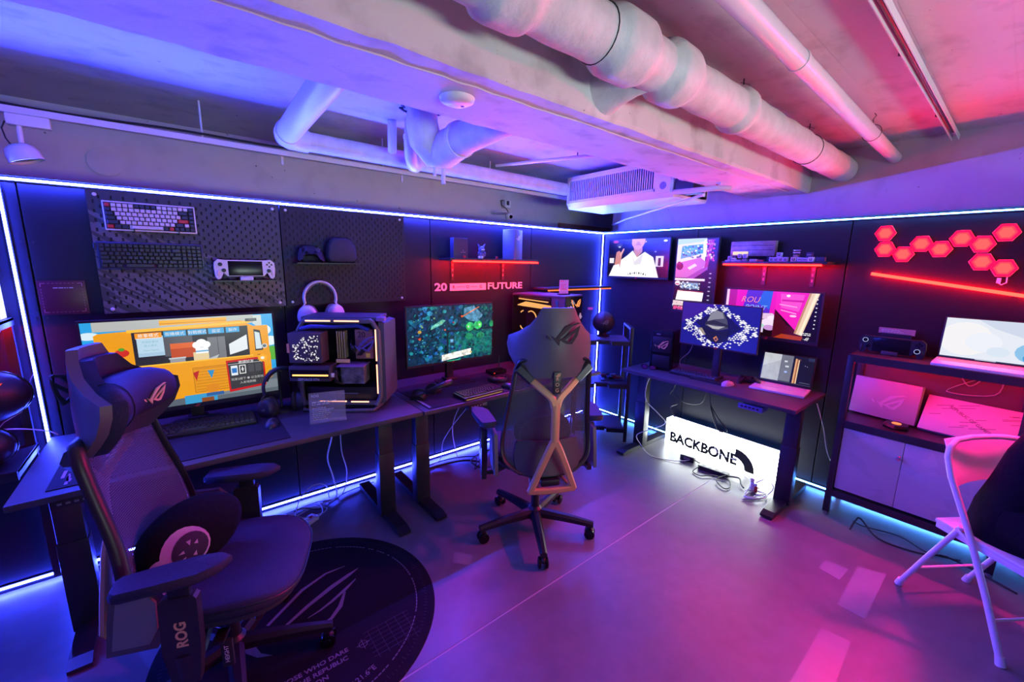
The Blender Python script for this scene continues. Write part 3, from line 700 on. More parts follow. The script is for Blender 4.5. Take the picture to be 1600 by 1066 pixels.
    for k in range(17):
        z = .405+k*.039
        for i in range(len(half)-1):
            if half[i][1] <= z <= half[i+1][1]+1e-6: q = (z-half[i][1])/(half[i+1][1]-half[i][1]); w = half[i][0]+(half[i+1][0]-half[i][0])*q; break
        else: w = half[-1][0]
        rings.append([(BX(z)+.03*(w/.235)**2*(u*u)+.0*(1-u*u), u*w, z+Z) for u in [-1+j/6 for j in range(13)]])
    b = M(); b.loft(rings, closed=False, caps=False); b.done('mesh_back', MESHF, t, smooth=80)
    # lower lumbar shell behind the mesh
    rings = []
    for k in range(6):
        z = .41+k*.035; w = .16+.02*math.sin(k/5*PI)
        rings.append([(BX(z)-.030+.035*(u*u), u*w, z+Z) for u in [-1+j/5 for j in range(11)]]+[(BX(z)-.018+.035*(u*u), u*w, z+Z) for u in [1-j/5 for j in range(11)]])
    b = M(); b.loft(rings); b.done('lumbar_panel', DGREY, t, smooth=40)
    # gold frame behind the back
    def bar(pts, ws, th=.022):
        P = smoothpath(pts, 4); n = len(P); rings = []
        for i, p in enumerate(P):
            w = ws[0]+(ws[1]-ws[0])*i/(n-1)
            t_ = Vector(P[min(i+1, n-1)])-Vector(P[max(i-1, 0)]); t_.normalize()
            o_ = Vector((1, 0, 0)); o_ = (o_-t_*o_.dot(t_)).normalized(); s_ = t_.cross(o_).normalized(); p = Vector(p)
            q = [(-1, -.4), (-.6, -1), (.6, -1), (1, -.4), (1, .6), (.7, 1), (-.7, 1), (-1, .6)]
            rings.append([tuple(p+s_*w*a+o_*th*.5*c) for a, c in q])
        return rings
    g = M(Matrix.Translation((0, 0, Z)))
    for s in (-1, 1):
        g.loft(bar([(-.282, s*.12, .935), (-.300, s*.075, .895), (-.315, s*.02, .845), (-.318, s*.004, .80)], (.016, .02)))
        g.loft(bar([(-.322, s*.006, .62), (-.322, s*.03, .57), (-.316, s*.075, .46), (-.31, s*.115, .355)], (.019, .017)))
        g.loft(bar([(-.31, s*.115, .355), (-.24, s*.09, .35), (-.13, s*.06, .37)], (.016, .016)))
    g.loft(bar([(-.316, 0, .84), (-.320, 0, .75), (-.322, 0, .60)], (.022, .020)))
    g.loft(bar([(-.31, -.118, .358), (-.315, 0, .355), (-.31, .118, .358)], (.016, .016)))
    g.done('gold_frame', GOLD, t, smooth=40)
    for s in (-1, 1):
        b = M(Matrix.Translation((0, 0, Z))); b.loft(bar([(-.284, s*.115, .93), (-.278, s*.15, .965), (-.272, s*.182, .995)], (.022, .026), .035)); b.done('frame_joint', STEEL, t, smooth=40)
    b = M(Matrix.Translation((0, 0, Z))); b.box(-.322, 0, .925, .014, .04, .11, .004); bd = b.done('name_badge', BLK, t)
    for k, ch in enumerate('ROG'): text(ch, .026, GOLDP, bd, -.3298, .0, .925+.02-.028*k+Z, rot=(PI/2, 0, -PI/2), align='CENTER')
    eye(bd, GOLDP, 0, 0, 0, .03, m=Matrix.Translation((-.3298, 0, .965+Z)) @ Matrix.Rotation(-PI/2, 4, 'Z'))
    # headrest shell: outer sheet, inner padding, wings wrapping forward
    prof = [(.945, .11, .02), (.97, .16, .05), (1.01, .188, .10), (1.05, .207, .14), (1.10, .214, .165), (1.14, .206, .165), (1.165, .168, .11), (1.205, .125, .055), (1.25, .095, .025), (1.285, .078, .012)]
    def hs_ring(z, w, f, off, shrink=0):
        o_ = []; z = .945+(z-.945)*hs
        for j in range(25):
            u = -1+j/12; y = u*(w-shrink)*wide; uu = abs(u)
            x = -.315-.02*math.sin((z-.95)/.34*PI)+f*uu**1.9*.92+off*(1-.0*uu)
            y2 = y*(1-.10*uu**4); o_.append((x+(0 if uu < .6 else off*.0), y2, z+Z))
        return o_
    def shellpart(o0, o1, sh0, sh1, P):
        return [hs_ring(z, w, f, o0, sh0)+hs_ring(z, w, f, o1, sh1)[::-1] for z, w, f in P]
    b = M(); b.loft(shellpart(0, .022, 0, .016, prof)); sh = b.done('headrest_shell', SHELL, t, smooth=45)
    prof2 = [(max(.965, z), w, f) for z, w, f in prof[1:-1]]
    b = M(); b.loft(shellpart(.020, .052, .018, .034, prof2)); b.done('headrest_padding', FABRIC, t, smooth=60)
    eye(sh, BLKM, 0, 0, 0, .17, m=Matrix.Translation((-.334, -.02, 1.165+Z)) @ Matrix.Rotation(-PI/2, 4, 'Z') @ Matrix.Rotation(math.radians(-4), 4, 'X'), th=.004)
    # arms
    for s in (-1, 1):
        rr = armrot[0 if s > 0 else 1]
        A = Matrix.Translation((0, s*.312, Z))
        b = M(A); b.tube([(-.01, -s*.18, .385), (-.01, -s*.06, .335), (-.01, 0, .33), (-.01, 0, .40)], .022, 8, flat=1.3); b.loft([[(-.045, -.013, .30), (.025, -.013, .30), (.025, .013, .30), (-.045, .013, .30)], [(-.058, -.016, .42), (.040, -.016, .42), (.040, .016, .42), (-.058, .016, .42)], [(-.050, -.016, .585), (.044, -.016, .585), (.044, .016, .585), (-.050, .016, .585)], [(-.042, -.014, .595), (.036, -.014, .595), (.036, .014, .595), (-.042, .014, .595)]]); st = b.done('arm_post', STEEL, t, smooth=40)
        b = M(A); b.box(.0, 0, .60, .055, .022, .08, .004); b.done('arm_slider', BLK, t)
        text('ROG', .040, GOLDP, st, -.003, s*(.312+.0165), .475+Z, rot=(PI/2, -PI/2, 0) if s < 0 else (PI/2, PI/2, PI), align='CENTER', bold=.0012)
        B = A @ Matrix.Translation((-.035, 0, 0)) @ Matrix.Rotation(math.radians(rr), 4, 'Z')
        b = M(B); b.plate([(-.05, -.012), (.11, -.012), (.12, .0), (.11, .012), (-.05, .012)], .632, .640); b.done('arm_trim', GOLD, t, smooth=0)
        b = M(B); out = []
        def ar(k, z): return [(x*k, y*k, z) for x, y in [(-.112, -.028), (-.10, -.042), (.0, -.048), (.09, -.05), (.14, -.028), (.165, .012), (.145, .034), (.09, .046), (0, .046), (-.10, .04), (-.112, .026)]]
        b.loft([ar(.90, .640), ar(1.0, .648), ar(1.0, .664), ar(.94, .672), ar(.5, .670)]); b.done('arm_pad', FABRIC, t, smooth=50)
    if cushion:
        # neck cushion with emblem
        rings = []
        for k in range(13):
            u = -1+k/6; q = (1-abs(u)**4)**.5*.98+.02
            rings.append([(-.225+.06*math.cos(a)*q+.07*abs(u)**2, u*.172, 1.115+.078*math.sin(a)*q+Z) for a in [2*PI*j/20 for j in range(20)]])
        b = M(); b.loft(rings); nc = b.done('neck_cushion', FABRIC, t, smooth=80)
        b = M(); b.tube([(-.225+.060*math.cos(a)*.97+.028, -.11, 1.115+.077*math.sin(a)*.97+Z) for a in [2*PI*j/20 for j in range(20)]], .002, 5, closed=True); b.done('seam', BLK, nc)
        Mx = Matrix.Translation((-.158, .045, 1.105+Z)) @ Matrix.Rotation(PI/2-.25, 4, 'Z') @ Matrix.Rotation(.12, 4, 'X')
        eye(nc, GOLDP, 0, 0, 0, .095, m=Mx, th=.004)
    return t
chair1 = gaming_chair('black gaming chair with gold frame and neck cushion, standing on the round mat', (-3.42, -1.10, 0), -22, base_rot=-20+22, armrot=(0, 12))
chair2 = gaming_chair('black gaming chair with gold Y-shaped frame seen from behind at the middle desk', (-1.93, -1.165, 0), 63, dz=.075, base_rot=20-63, cushion=False, wide=1.15, armrot=(8, -10), hs=1.0)

# lumbar pillow with helmeted cartoon print on chair 1 : generic astronaut helmet
cp = math.cos(math.radians(-22)); sp_ = math.sin(math.radians(-22))
t = T('lumbar_pillow', 'round black pillow with a purple helmet print on the nearest gaming chair seat', 'pillow', (-3.42+cp*-.085, -1.10+sp_*-.085, .60), -58)
b = M(); b.ell((0, 0, 0), (.085, .175, .125), 28, 16); b.done('pillow_body', CLOTH, t, smooth=80)
PR1 = mat('lilac_print', (.50, .36, .52), .6); PR2 = mat('dark_print', (.03, .02, .05), .6)
def onpillow(pts, off=.002):
    """flat print wrapped on the pillow front, (u across, v up)"""
    out = []
    for u, v in pts:
        y, z = u, v; q = max(0.0, 1-(y/.175)**2-(z/.125)**2); out.append((.085*math.sqrt(q)+off, y, z))
    return out
def decal(parent, pts, m, name, off):
    c = (sum(p[0] for p in pts)/len(pts), sum(p[1] for p in pts)/len(pts)); n = len(pts); vs = []; fs = []
    for k in range(5):
        s = k/4; vs += onpillow([(c[0]+(p[0]-c[0])*s, c[1]+(p[1]-c[1])*s) for p in pts], off)
    for k in range(4):
        for j in range(n): fs.append((k*n+j, k*n+(j+1) % n, (k+1)*n+(j+1) % n, (k+1)*n+j))
    return M().add(vs, fs).done(name, m, parent, smooth=80)
decal(t, C_(-.068, -.006, .070, 1.15, 22), PR1, 'printed_helmet', .001)
decal(t, C_(-.058, -.006, .053, 1.15, 22), PR2, 'printed_visor', .002)
decal(t, C_(-.136, -.024, .024, 1.1, 16), PR1, 'printed_ear', .002)
decal(t, [(-.10, -.068), (-.05, -.075), (-.04, -.10), (-.10, -.098)], PR1, 'printed_neck', .001)
for q in ([(-.095, -.005), (-.08, .004), (-.078, -.008)], [(-.07, .03), (-.062, .012), (-.056, .03)], [(-.09, -.03), (-.074, -.022), (-.078, -.036)], [(-.055, -.03), (-.045, -.015), (-.043, -.036)], [(-.05, .012), (-.038, .022), (-.038, .006)]):
    decal(t, q, PR1, 'printed_mark', .003)
# helmet lying on the seat of chair 2
c2 = math.cos(math.radians(63)); s2 = math.sin(math.radians(63))
t = T('headset_bag', 'round black soft bag on the seat of the middle gaming chair', 'bag', (-1.93+c2*-.10, -1.165+s2*-.10, .67), 63)
b = M(); b.ell((0, 0, 0), (.09, .16, .115), 24, 14); b.done('bag_body', CLOTH, t, smooth=80)
b = M(); b.tube([(-.05+.0*math.cos(a), .155*math.cos(a)*.9, .11*math.sin(a)*.9) for a in [2*PI*j/24 for j in range(24)]], .006, 6, closed=True); b.done('zip', BLK, t)

# ================================================================ ROUND FLOOR MAT
MC = (-3.15, -1.03); MR = .55
t = T('floor_mat', 'round black floor mat with emblem and slogan under the nearest gaming chair', 'floor mat', (MC[0], MC[1], 0))
M().lathe([(MR-.01, .0005), (MR, .002), (MR-.004, .005), (.001, .005)], 96).done('mat_cloth', mat('black_rug', (.007, .007, .012), .85, noise=.3, scale=30, spec=.2), t, smooth=0)
PRM = mat('grey_mat_print', (.17, .15, .2), .7); PRD = mat('dim_mat_print', (.03, .028, .05), .7)
b = M()
for k in range(180):
    a = 2*PI*k/180; L_ = .010 if k % 5 else .022
    m_ = Matrix.Rotation(a, 4, 'Z'); b.box(MR-.035-L_/2, 0, .0053, L_, .0014, .0006, m=m_)
b.done('tick_ring', PRD, t, smooth=0, kind='stuff')
b = M(); n = 160; r0, r1 = MR-.085, MR-.081
for k in range(n):
    if random.random() < .82:
        a0, a1 = 2*PI*k/n, 2*PI*(k+.75)/n; b.plate([(r0*math.cos(a0), r0*math.sin(a0)), (r1*math.cos(a0), r1*math.sin(a0)), (r1*math.cos(a1), r1*math.sin(a1)), (r0*math.cos(a1), r0*math.sin(a1))], .005, .0056)
b.done('lettering_ring', PRM, t, smooth=0, kind='stuff')
# emblem: big eye lying flat
ang = math.radians(-2)
blades = [
    [(-0.153, 0.068), (-0.063, 0.137), (0.011, 0.194), (0.133, 0.237), (0.227, 0.228), (0.227, 0.226), (0.135, 0.225), (0.019, 0.18), (-0.055, 0.125), (-0.145, 0.058)] ,
    [(-0.105, 0.012), (0.009, 0.078), (0.127, 0.133), (0.219, 0.161), (0.277, 0.172), (0.277, 0.17), (0.225, 0.143), (0.135, 0.111), (0.017, 0.062), (-0.099, 0.002)] ,
    [(-0.003, -0.0), (0.049, 0.014), (0.102, 0.036), (0.177, 0.075), (0.24, 0.106), (0.242, 0.102), (0.185, 0.061), (0.108, 0.024), (0.051, 0.006), (-0.003, -0.002)] ,
    [(-0.043, -0.066), (0.028, -0.074), (0.075, -0.058), (0.122, -0.015), (0.169, 0.056), (0.177, 0.052), (0.138, -0.027), (0.083, -0.072), (0.028, -0.084), (-0.043, -0.068)] ,
    [(-0.244, 0.007), (-0.203, 0.012), (-0.201, -0.026), (-0.191, -0.066), (-0.156, -0.104), (-0.204, -0.08), (-0.237, -0.033)] ]
b = M()
for p in blades: b.plate([(x*1.0, y*1.0) for x, y in p], .005, .0058)
b.done('emblem', PRM, t, smooth=0)
for k, (s, x, y) in enumerate([('FOR THOSE WHO DARE', .089, -.262), ('JOIN THE REPUBLIC', .078, -.297), ('OF GAMERS ON', -.005, -.332)]):
    text(s, .027, PRM, t, x, y, .0054, rot=(0, 0, 0), align='RIGHT', sx=1.12, bold=.0004)
text('121.6"E', .032, PRM, t, .150, -.40, .0054, rot=(0, 0, math.radians(12)), align='RIGHT')
b = M(); b.tube([(.145+.016*math.cos(a), -.275+.016*math.sin(a), .0055) for a in [2*PI*j/20 for j in range(20)]], .001, 4, closed=True)
b.box(.145, -.275, .0055, .052, .0016, .0008); b.box(.145, -.275, .0055, .0016, .052, .0008); b.done('target_mark', PRM, t)
b = M()
for k in range(7): b.box(.26, -.36+k*.022, .0053, .20, .0015, .0006)
for k in range(5): b.box(.18+k*.04, -.30, .0053, .0015, .15, .0006)
b.done('grid_lines', PRD, t, smooth=0)

# ================================================================ PERSON on the folding chair (mostly outside the frame)
def skin_body(name, joints, edges, radii, root, material, parent, sub=2):
    me = bpy.data.meshes.new(name); me.from_pydata(joints, edges, []); o = bpy.data.objects.new(name, me); COL.objects.link(o)
    md = o.modifiers.new('s', 'SKIN'); md.use_smooth_shade = True
    if not me.skin_vertices: me.attributes  # layer is created with the modifier below
    bm = bmesh.new(); bm.from_mesh(me); lay = bm.verts.layers.skin.verify(); bm.verts.ensure_lookup_table()
    for i, r in enumerate(radii):
        bm.verts[i][lay].radius = (r, r) if not isinstance(r, tuple) else r; bm.verts[i][lay].use_root = (i == root)
    bm.to_mesh(me); bm.free()
    s2_ = o.modifiers.new('u', 'SUBSURF'); s2_.levels = s2_.render_levels = sub
    bpy.context.view_layer.update(); dg = bpy.context.evaluated_depsgraph_get()
    m2 = bpy.data.meshes.new_from_object(o.evaluated_get(dg)); bpy.data.objects.remove(o)
    m2.materials.clear(); m2.materials.append(material); m2.polygons.foreach_set('use_smooth', [True]*len(m2.polygons)); m2.name = name
    return link(name, m2, parent)
t = T('person', 'person in loose black clothes seated on the white folding chair, cut by the frame', 'person', (-.71, -2.94, .43), 145+180)
# local: faces -y, right side +x? chair seat centre at y -.06 ; x spans -.19...19
hip = (.0, -.05, .13)
J = [hip, (0, -.06, .30), (0, -.12, .46), (0, -.17, .56), (0, -.20, .63), (0, -.23, .74), (0, -.245, .82),
     (.10, -.07, .12), (.13, -.30, .12), (.14, -.47, .12), (.14, -.46, -.16), (.14, -.44, -.36), (.14, -.56, -.39),
     (-.10, -.07, .12), (-.13, -.30, .12), (-.14, -.47, .12), (-.14, -.46, -.16), (-.14, -.44, -.36), (-.14, -.56, -.39),
     (.17, -.16, .55), (.22, -.20, .40), (.22, -.26, .29), (.16, -.38, .24), (.11, -.44, .22),
     (-.17, -.16, .55), (-.22, -.20, .40), (-.22, -.26, .29), (-.16, -.38, .24), (-.11, -.44, .22)]
Ed = [(0, 1), (1, 2), (2, 3), (3, 4), (4, 5), (5, 6), (0, 7), (7, 8), (8, 9), (9, 10), (10, 11), (11, 12), (0, 13), (13, 14), (14, 15), (15, 16), (16, 17), (17, 18),
      (3, 19), (19, 20), (20, 21), (21, 22), (22, 23), (3, 24), (24, 25), (25, 26), (26, 27), (27, 28)]
Rr = [.13, .135, .15, .12, .055, .085, .075, .10, .085, .06, .055, .038, .035, .10, .085, .06, .055, .038, .035, .07, .05, .042, .032, .03, .07, .05, .042, .032, .03]
skin_body('body', J, Ed, Rr, 0, SKIN, t)
# loose black shirt and trousers as lofts over the body
def tubecloth(name, P, R, flatx=1.0, m=CLOTH, n=22):
    rings = []
    for (x, y, z), r in zip(P, R):
        rings.append([(x+r[0]*math.cos(a)*(1+.02*math.sin(5*a+z*20)), y+r[1]*math.sin(a)*(1+.02*math.sin(4*a+z*25)), z) for a in [2*PI*j/n for j in range(n)]])
    b = M(); b.loft(rings); return b.done(name, m, t, smooth=80)
tubecloth('shirt', [(0, -.04, .005), (0, -.03, .05), (0, -.035, .14), (0, -.06, .26), (0, -.10, .40), (0, -.14, .50), (0, -.165, .575), (0, -.19, .61)],
          [(.21, .185), (.205, .17), (.195, .16), (.19, .15), (.20, .15), (.205, .145), (.15, .12), (.075, .08)])
for s in (-1, 1):
    b = M(); b.tube([(s*.17, -.15, .555), (s*.22, -.20, .42), (s*.225, -.26, .30), (s*.19, -.34, .255)], .07, 18, rr=[.085, .07, .062, .055]); b.done('sleeve', CLOTH, t, smooth=80)
    b = M(); b.tube([(s*.10, -.08, .10), (s*.13, -.30, .115), (s*.14, -.46, .115), (s*.14, -.485, .05), (s*.14, -.465, -.16), (s*.14, -.45, -.33)], .09, 18, rr=[.115, .10, .085, .08, .075, .065]); b.done('trouser_leg', CLOTH, t, smooth=80)
    b = M(); b.tube([(s*.14, -.42, -.385), (s*.14, -.50, -.385), (s*.14, -.62, -.40), (s*.14, -.68, -.41)], .04, 14, rr=[.04, .048, .04, .02]); b.done('shoe', BLK, t, smooth=80)
    for k in range(5):   # fingers resting on the lap
        o_ = (k-1.5)*.018 if k < 4 else .045; L_ = (.055, .065, .06, .045, .035)[k]
        b = M(); b.tube([(s*(.11-o_*.6), -.44-abs(o_)*.1, .222), (s*(.10-o_), -.44-L_*.6, .225), (s*(.095-o_), -.44-L_, .208)], .009, 8, rr=[.0095, .009, .007]); b.done('finger', SKIN, t, smooth=80)
b = M(); b.ell((0, -.225, .84), (.083, .10, .085), 24, 16); b.done('hair', mat('black_hair', (.01, .008, .008), .5), t, smooth=80)

# ================================================================ MONITORS AND SCREEN PICTURES
def monitor(name, label, loc, yaw, w, h, shapes, stand=None, bez=.008, s=1.0, noise=0, nscale=20, depth=.03, cat='monitor', logo=True, tiltx=0):
    """origin: desk point under the middle (stand) or centre of the back (wall)"""
    t = T(name, label, cat, loc, yaw)
    zc = stand if stand else 0
    b = M(); b.box(0, 0, zc, w, depth*.5, h, .003); b.box(0, depth*.5, zc, w*.7, depth, h*.6, .01); b.done('housing', BLK, t, smooth=30)
    b = M(); d = .004; y = -depth*.25-.001
    b.box(0, y, zc+h/2-bez/2, w, d, bez); b.box(0, y, zc-h/2+bez, w, d, bez*2); b.box(-w/2+bez/2, y, zc, bez, d, h-bez*3); b.box(w/2-bez/2, y, zc, bez, d, h-bez*3); b.done('bezel', BLKM, t, smooth=0)
    screen(t, w-2*bez, h-3*bez, shapes, 0, -depth*.25-.0006, zc+bez*.5, s=s, noise=noise, nscale=nscale)
    if logo: eye(t, REDM, 0, y-.002, zc-h/2+bez*.9, .03)
    if stand:
        b = M(); b.box(0, .045, stand*.5, .055, .035, stand-.02, .006); b.done('stand_post', STEEL, t)
        b = M(); b.plate([(-.13, -.10), (.13, -.10), (.10, .08), (-.10, .08)], .0, .012); b.box(0, .04, .02, .09, .07, .02, .004); b.done('stand_foot', STEEL, t, smooth=0)
    else:
        b = M(); b.box(0, .05, zc, .1, .03, .1); b.done('wall_mount', STEEL, t, smooth=0)
    return t

# 1: cartoon food truck game menu
Y1, Y2, SKY, LSK = '#f0a010', '#c87808', '#2fa5e6', '#9fd8f5'
sh = [(SKY, R_(0, 0, 1, 1)), ('#e8f4fb', C_(.945, .80, .04, 1.6)), ('#e8f4fb', C_(.975, .66, .05, 1.2)), ('#d9eef8', C_(.03, .86, .05, .8)), ('#58b030', C_(.985, .50, .06, 1.5)), ('#5b6670', R_(0, 0, 1, .26)), ('#78838a', R_(.6, .05, 1, .16)),
      ('#cdd4d0', [(.05, .93), (.85, .93), (.93, .80), (.93, .99), (.05, 1)]), ('#b9bcb8', R_(.05, .90, .88, 1.0)),
      (Y1, [(.07, .88), (.80, .94), (.93, .80), (.97, .50), (.97, .20), (.90, .10), (.05, .06), (.05, .86)]), ('#ffc23a', [(.20, .90), (.86, .93), (.86, .90), (.20, .87)]),
      ('#f7b020', R_(.36, .93, .72, .985)), (Y2, R_(.36, .945, .72, .952)), ('#2b2a30', R_(.22, .48, .84, .87)), ('#5a5a60', R_(.37, .58, .52, .80)), ('#c34a1c', R_(.40, .55, .53, .72)), ('#e0662a', R_(.40, .66, .53, .72)),
      ('#77777d', R_(.60, .50, .70, .76)), ('#3b3a40', R_(.655, .52, .658, .76)), ('#e8eef2', [(.72, .53), (.83, .58), (.83, .76), (.72, .66)]),
      ('#bcd9ec', R_(.24, .60, .37, .82)), ('#a9cbe2', R_(.24, .60, .37, .64)), ('#fa9c10', R_(.235, .80, .365, .86)), ('#f6f6f6', R_(.237, .798, .363, .803)),
      ('#3ea3dc', R_(.375, .80, .49, .865)), ('#3ea3dc', R_(.50, .80, .60, .865)), ('#3ea3dc', R_(.61, .80, .70, .865)), ('#3ea3dc', R_(.71, .80, .79, .865)),
      ('#9a9aa0', R_(.39, .49, .47, .55)), ('#c8ccd0', R_(.385, .545, .475, .56)),
      ('#e8d0a0', R_(.515, .50, .60, .60)), ('#f8f8f8', R_(.53, .58, .60, .65)), ('#ffffff', C_(.54, .68, .025, 1.6)), ('#ffffff', C_(.565, .70, .03, 1.6)), ('#ffffff', C_(.59, .68, .025, 1.6)), ('#5fa8d8', R_(.53, .60, .60, .615)), ('#b8c0c4', [(.58, .50), (.66, .55), (.64, .50)]),
      (Y1, R_(.20, .44, .86, .50)), ('#ffc23a', R_(.20, .49, .86, .505)), (Y2, R_(.50, .12, .70, .42)), ('#e89a10', R_(.505, .13, .695, .41))]
sh += [(Y2, R_(.51, .15+.035*k, .69, .157+.035*k)) for k in range(8)]
sh += [('#f0a010', R_(.865, .30, .965, .86)), ('#2b2a30', [(.875, .55), (.925, .55), (.915, .80), (.875, .82)]), ('#d5e4ea', [(.88, .57), (.918, .57), (.91, .77), (.88, .79)]), ('#9a5a08', R_(.885, .49, .905, .50)),
       ('#d8dde0', C_(.935, .60, .018, 1.6)), ('#5c6a70', C_(.935, .60, .012, 1.6)), ('#d23020', C_(.165, .66, .035, 1.2)), ('#50a030', C_(.165, .70, .015, 1.2)),
       ('#c02020', [(.50, .36), (.535, .38), (.515, .26)]), ('#2b90c8', [(.58, .37), (.62, .37), (.60, .27)]), ('#3a9ccf', R_(.44, .0, .62, .10)), ('#e08a18', C_(.60, .15, .04, 1.4)), ('#3060a0', R_(.56, .06, .66, .10)), ('#8a4a20', R_(.53, .0, .60, .05)),
       ('#c81818', [(.695, .07), (.925, .10), (.925, .47), (.69, .46)]), ('#38383c', [(.705, .10), (.915, .125), (.915, .445), (.70, .435)]), ('#e8eef4', R_(.715, .27, .755, .39)), ('#2a78c8', R_(.72, .30, .75, .36)), ('#f0f0f0', R_(.765, .28, .805, .39)), ('#38383c', R_(.77, .29, .80, .38)), ('#f0f0f0', R_(.777, .332, .793, .342)), ('#f0f0f0', R_(.782, .31, .788, .365)),
       ('#4a4a50', R_(.82, .29, .855, .39)), ('#4a4a50', R_(.865, .29, .90, .39)), ('#e8e8e8', R_(.70, .408, .915, .412))]
sun = []
for k in range(24): a = 2*PI*k/24; r = .035 if k % 2 else .024; sun.append((.915+r*math.cos(a), .45+r*1.6*math.sin(a)))
sh += [('#ffb020', sun), ('#f8f0e0', C_(.915, .45, .012, 1.6)), ('#60a060', C_(.96, .25, .02, 1.8)), ('#404448', R_(.83, .92, .90, .955)), ('#60646a', R_(.85, .93, .895, .95))]
m1 = monitor('gaming_monitor', 'large monitor showing an orange food truck game menu', (-3.435, -.2, .72), 0, .765, .47, sh, stand=.325, s=1.0, bez=.010)
WT = emit('screen_white', (.9, .9, .9)); WD = emit('screen_teal_text', (.25, .5, .55)); GT = emit('screen_grey_text', (.55, .55, .55))
def stext(par, s, sz, m, u, v, w, h, zc, x0=0, y=-.0145, al='CENTER'): text(s, sz, m, par, (u-.5)*w+x0, y, (v-.5)*h+zc, ext=.0002, align=al, name='screen_lettering')
for s, u in (('故事模式', .30), ('街機模式', .432), ('對戰模式', .55), ('設定', .655), ('製作', .75)): stext(m1, s, .019, WT, u, .83, .745, .44, .33)
for s, u, v in (('所有的食材', .305, .76), ('廚人模式', .305, .72), ('New Game', .305, .67)): stext(m1, s, .012, WD, u, v, .745, .44, .33)
stext(m1, '邀請好友', .018, WT, .81, .425, .745, .44, .33)
for s, v in (('玩家2按下 ● 以立即加', .22), ('入本地對戰', .17)): stext(m1, s, .015, GT, .81, v, .745, .44, .33)
# 2: green-blue battle map
random.seed(3); sh = [('#0a3a50', R_(0, 0, 1, 1)), ('#0b5a5a', R_(.35, .05, 1, .50)), ('#0c6f68', R_(.45, .10, .98, .40)), ('#0a2c48', [(0, 0), (.22, 0), (.15, .4), (.28, .8), (.2, 1), (0, 1)])]
for k in range(420):
    x, y = random.random(), random.random(); r = random.uniform(.006, .038)
    c = random.choice(['#0d4a76', '#0b3560', '#146a8a', '#1a8a90', '#0a5070', '#062438', '#1c62a8', '#123c74', '#2a80b0', '#06202c']) if x < .6 else random.choice(['#0b5a60', '#0a4858', '#0e6a60', '#083848'])
    sh.append((c, [(x+r*random.uniform(.5, 1)*math.cos(a), y+1.6*r*random.uniform(.5, 1)*math.sin(a)) for a in [2*PI*j/7 for j in range(7)]]))
sh += [('#0a2830', [(.18, .30), (.26, .42), (.34, .60), (.345, .62), (.25, .44), (.17, .31)]), ('#0a2830', R_(.40, .53, .98, .56)), ('#0a2830', R_(.42, .1, .44, .55)), ('#5ab0a0', [(.24, .60), (.37, .68), (.41, .75), (.37, .77), (.25, .66)]), ('#7ac0b0', [(.25, .63), (.36, .70), (.355, .72), (.25, .65)]),
       ('#30c070', C_(.70, .60, .05, 1.7)), ('#30c070', C_(.80, .62, .05, 1.7)), ('#40e060', C_(.68, .60, .03, 1.7)), ('#48e858', C_(.82, .62, .03, 1.7)), ('#d0ffe0', C_(.68, .60, .012, 1.8)), ('#d0ffe0', C_(.82, .62, .012, 1.8)), ('#1f9a60', C_(.98, .62, .03, 2)), ('#188a60', C_(.69, .42, .05, 1.2)), ('#188a60', C_(.83, .42, .05, 1.2)),
       ('#4a88a8', [(.63, .95), (.75, .98), (.86, .80), (.80, .68), (.70, .70), (.62, .80)]), ('#e08040', [(.60, .80), (.61, .785), (.82, .95), (.81, .96)]), ('#c05028', C_(.60, .80, .012, 1.6)), ('#c04828', C_(.12, .46, .015, 1.5)), ('#c04040', C_(.50, .70, .01, 1.5)), ('#d06040', C_(.40, .58, .01, 1.5)), ('#c8a040', C_(.12, .58, .02, 1.4)),
       ('#143848', R_(.455, .28, .505, .46)), ('#68a8d8', R_(.46, .34, .495, .40)), ('#f4f2e6', [(.36, .13), (.71, .19), (.71, .08), (.36, .02)]), ('#c8b060', C_(.71, .12, .012, 1.6)), ('#30b080', R_(.42, .0, .58, .015))]
for k in range(34): sh.append((random.choice(['#4aa088', '#2a8a9a', '#88b860', '#308898']), C_(random.uniform(.02, .40), random.uniform(.1, .9), random.uniform(.004, .012), 1.5, 5)))
m2 = monitor('gaming_monitor', 'slim monitor showing a teal and green battle map', (-1.975, -.3, .715), 0, .70, .415, sh, stand=.355, s=1.15, noise=.6, nscale=34)
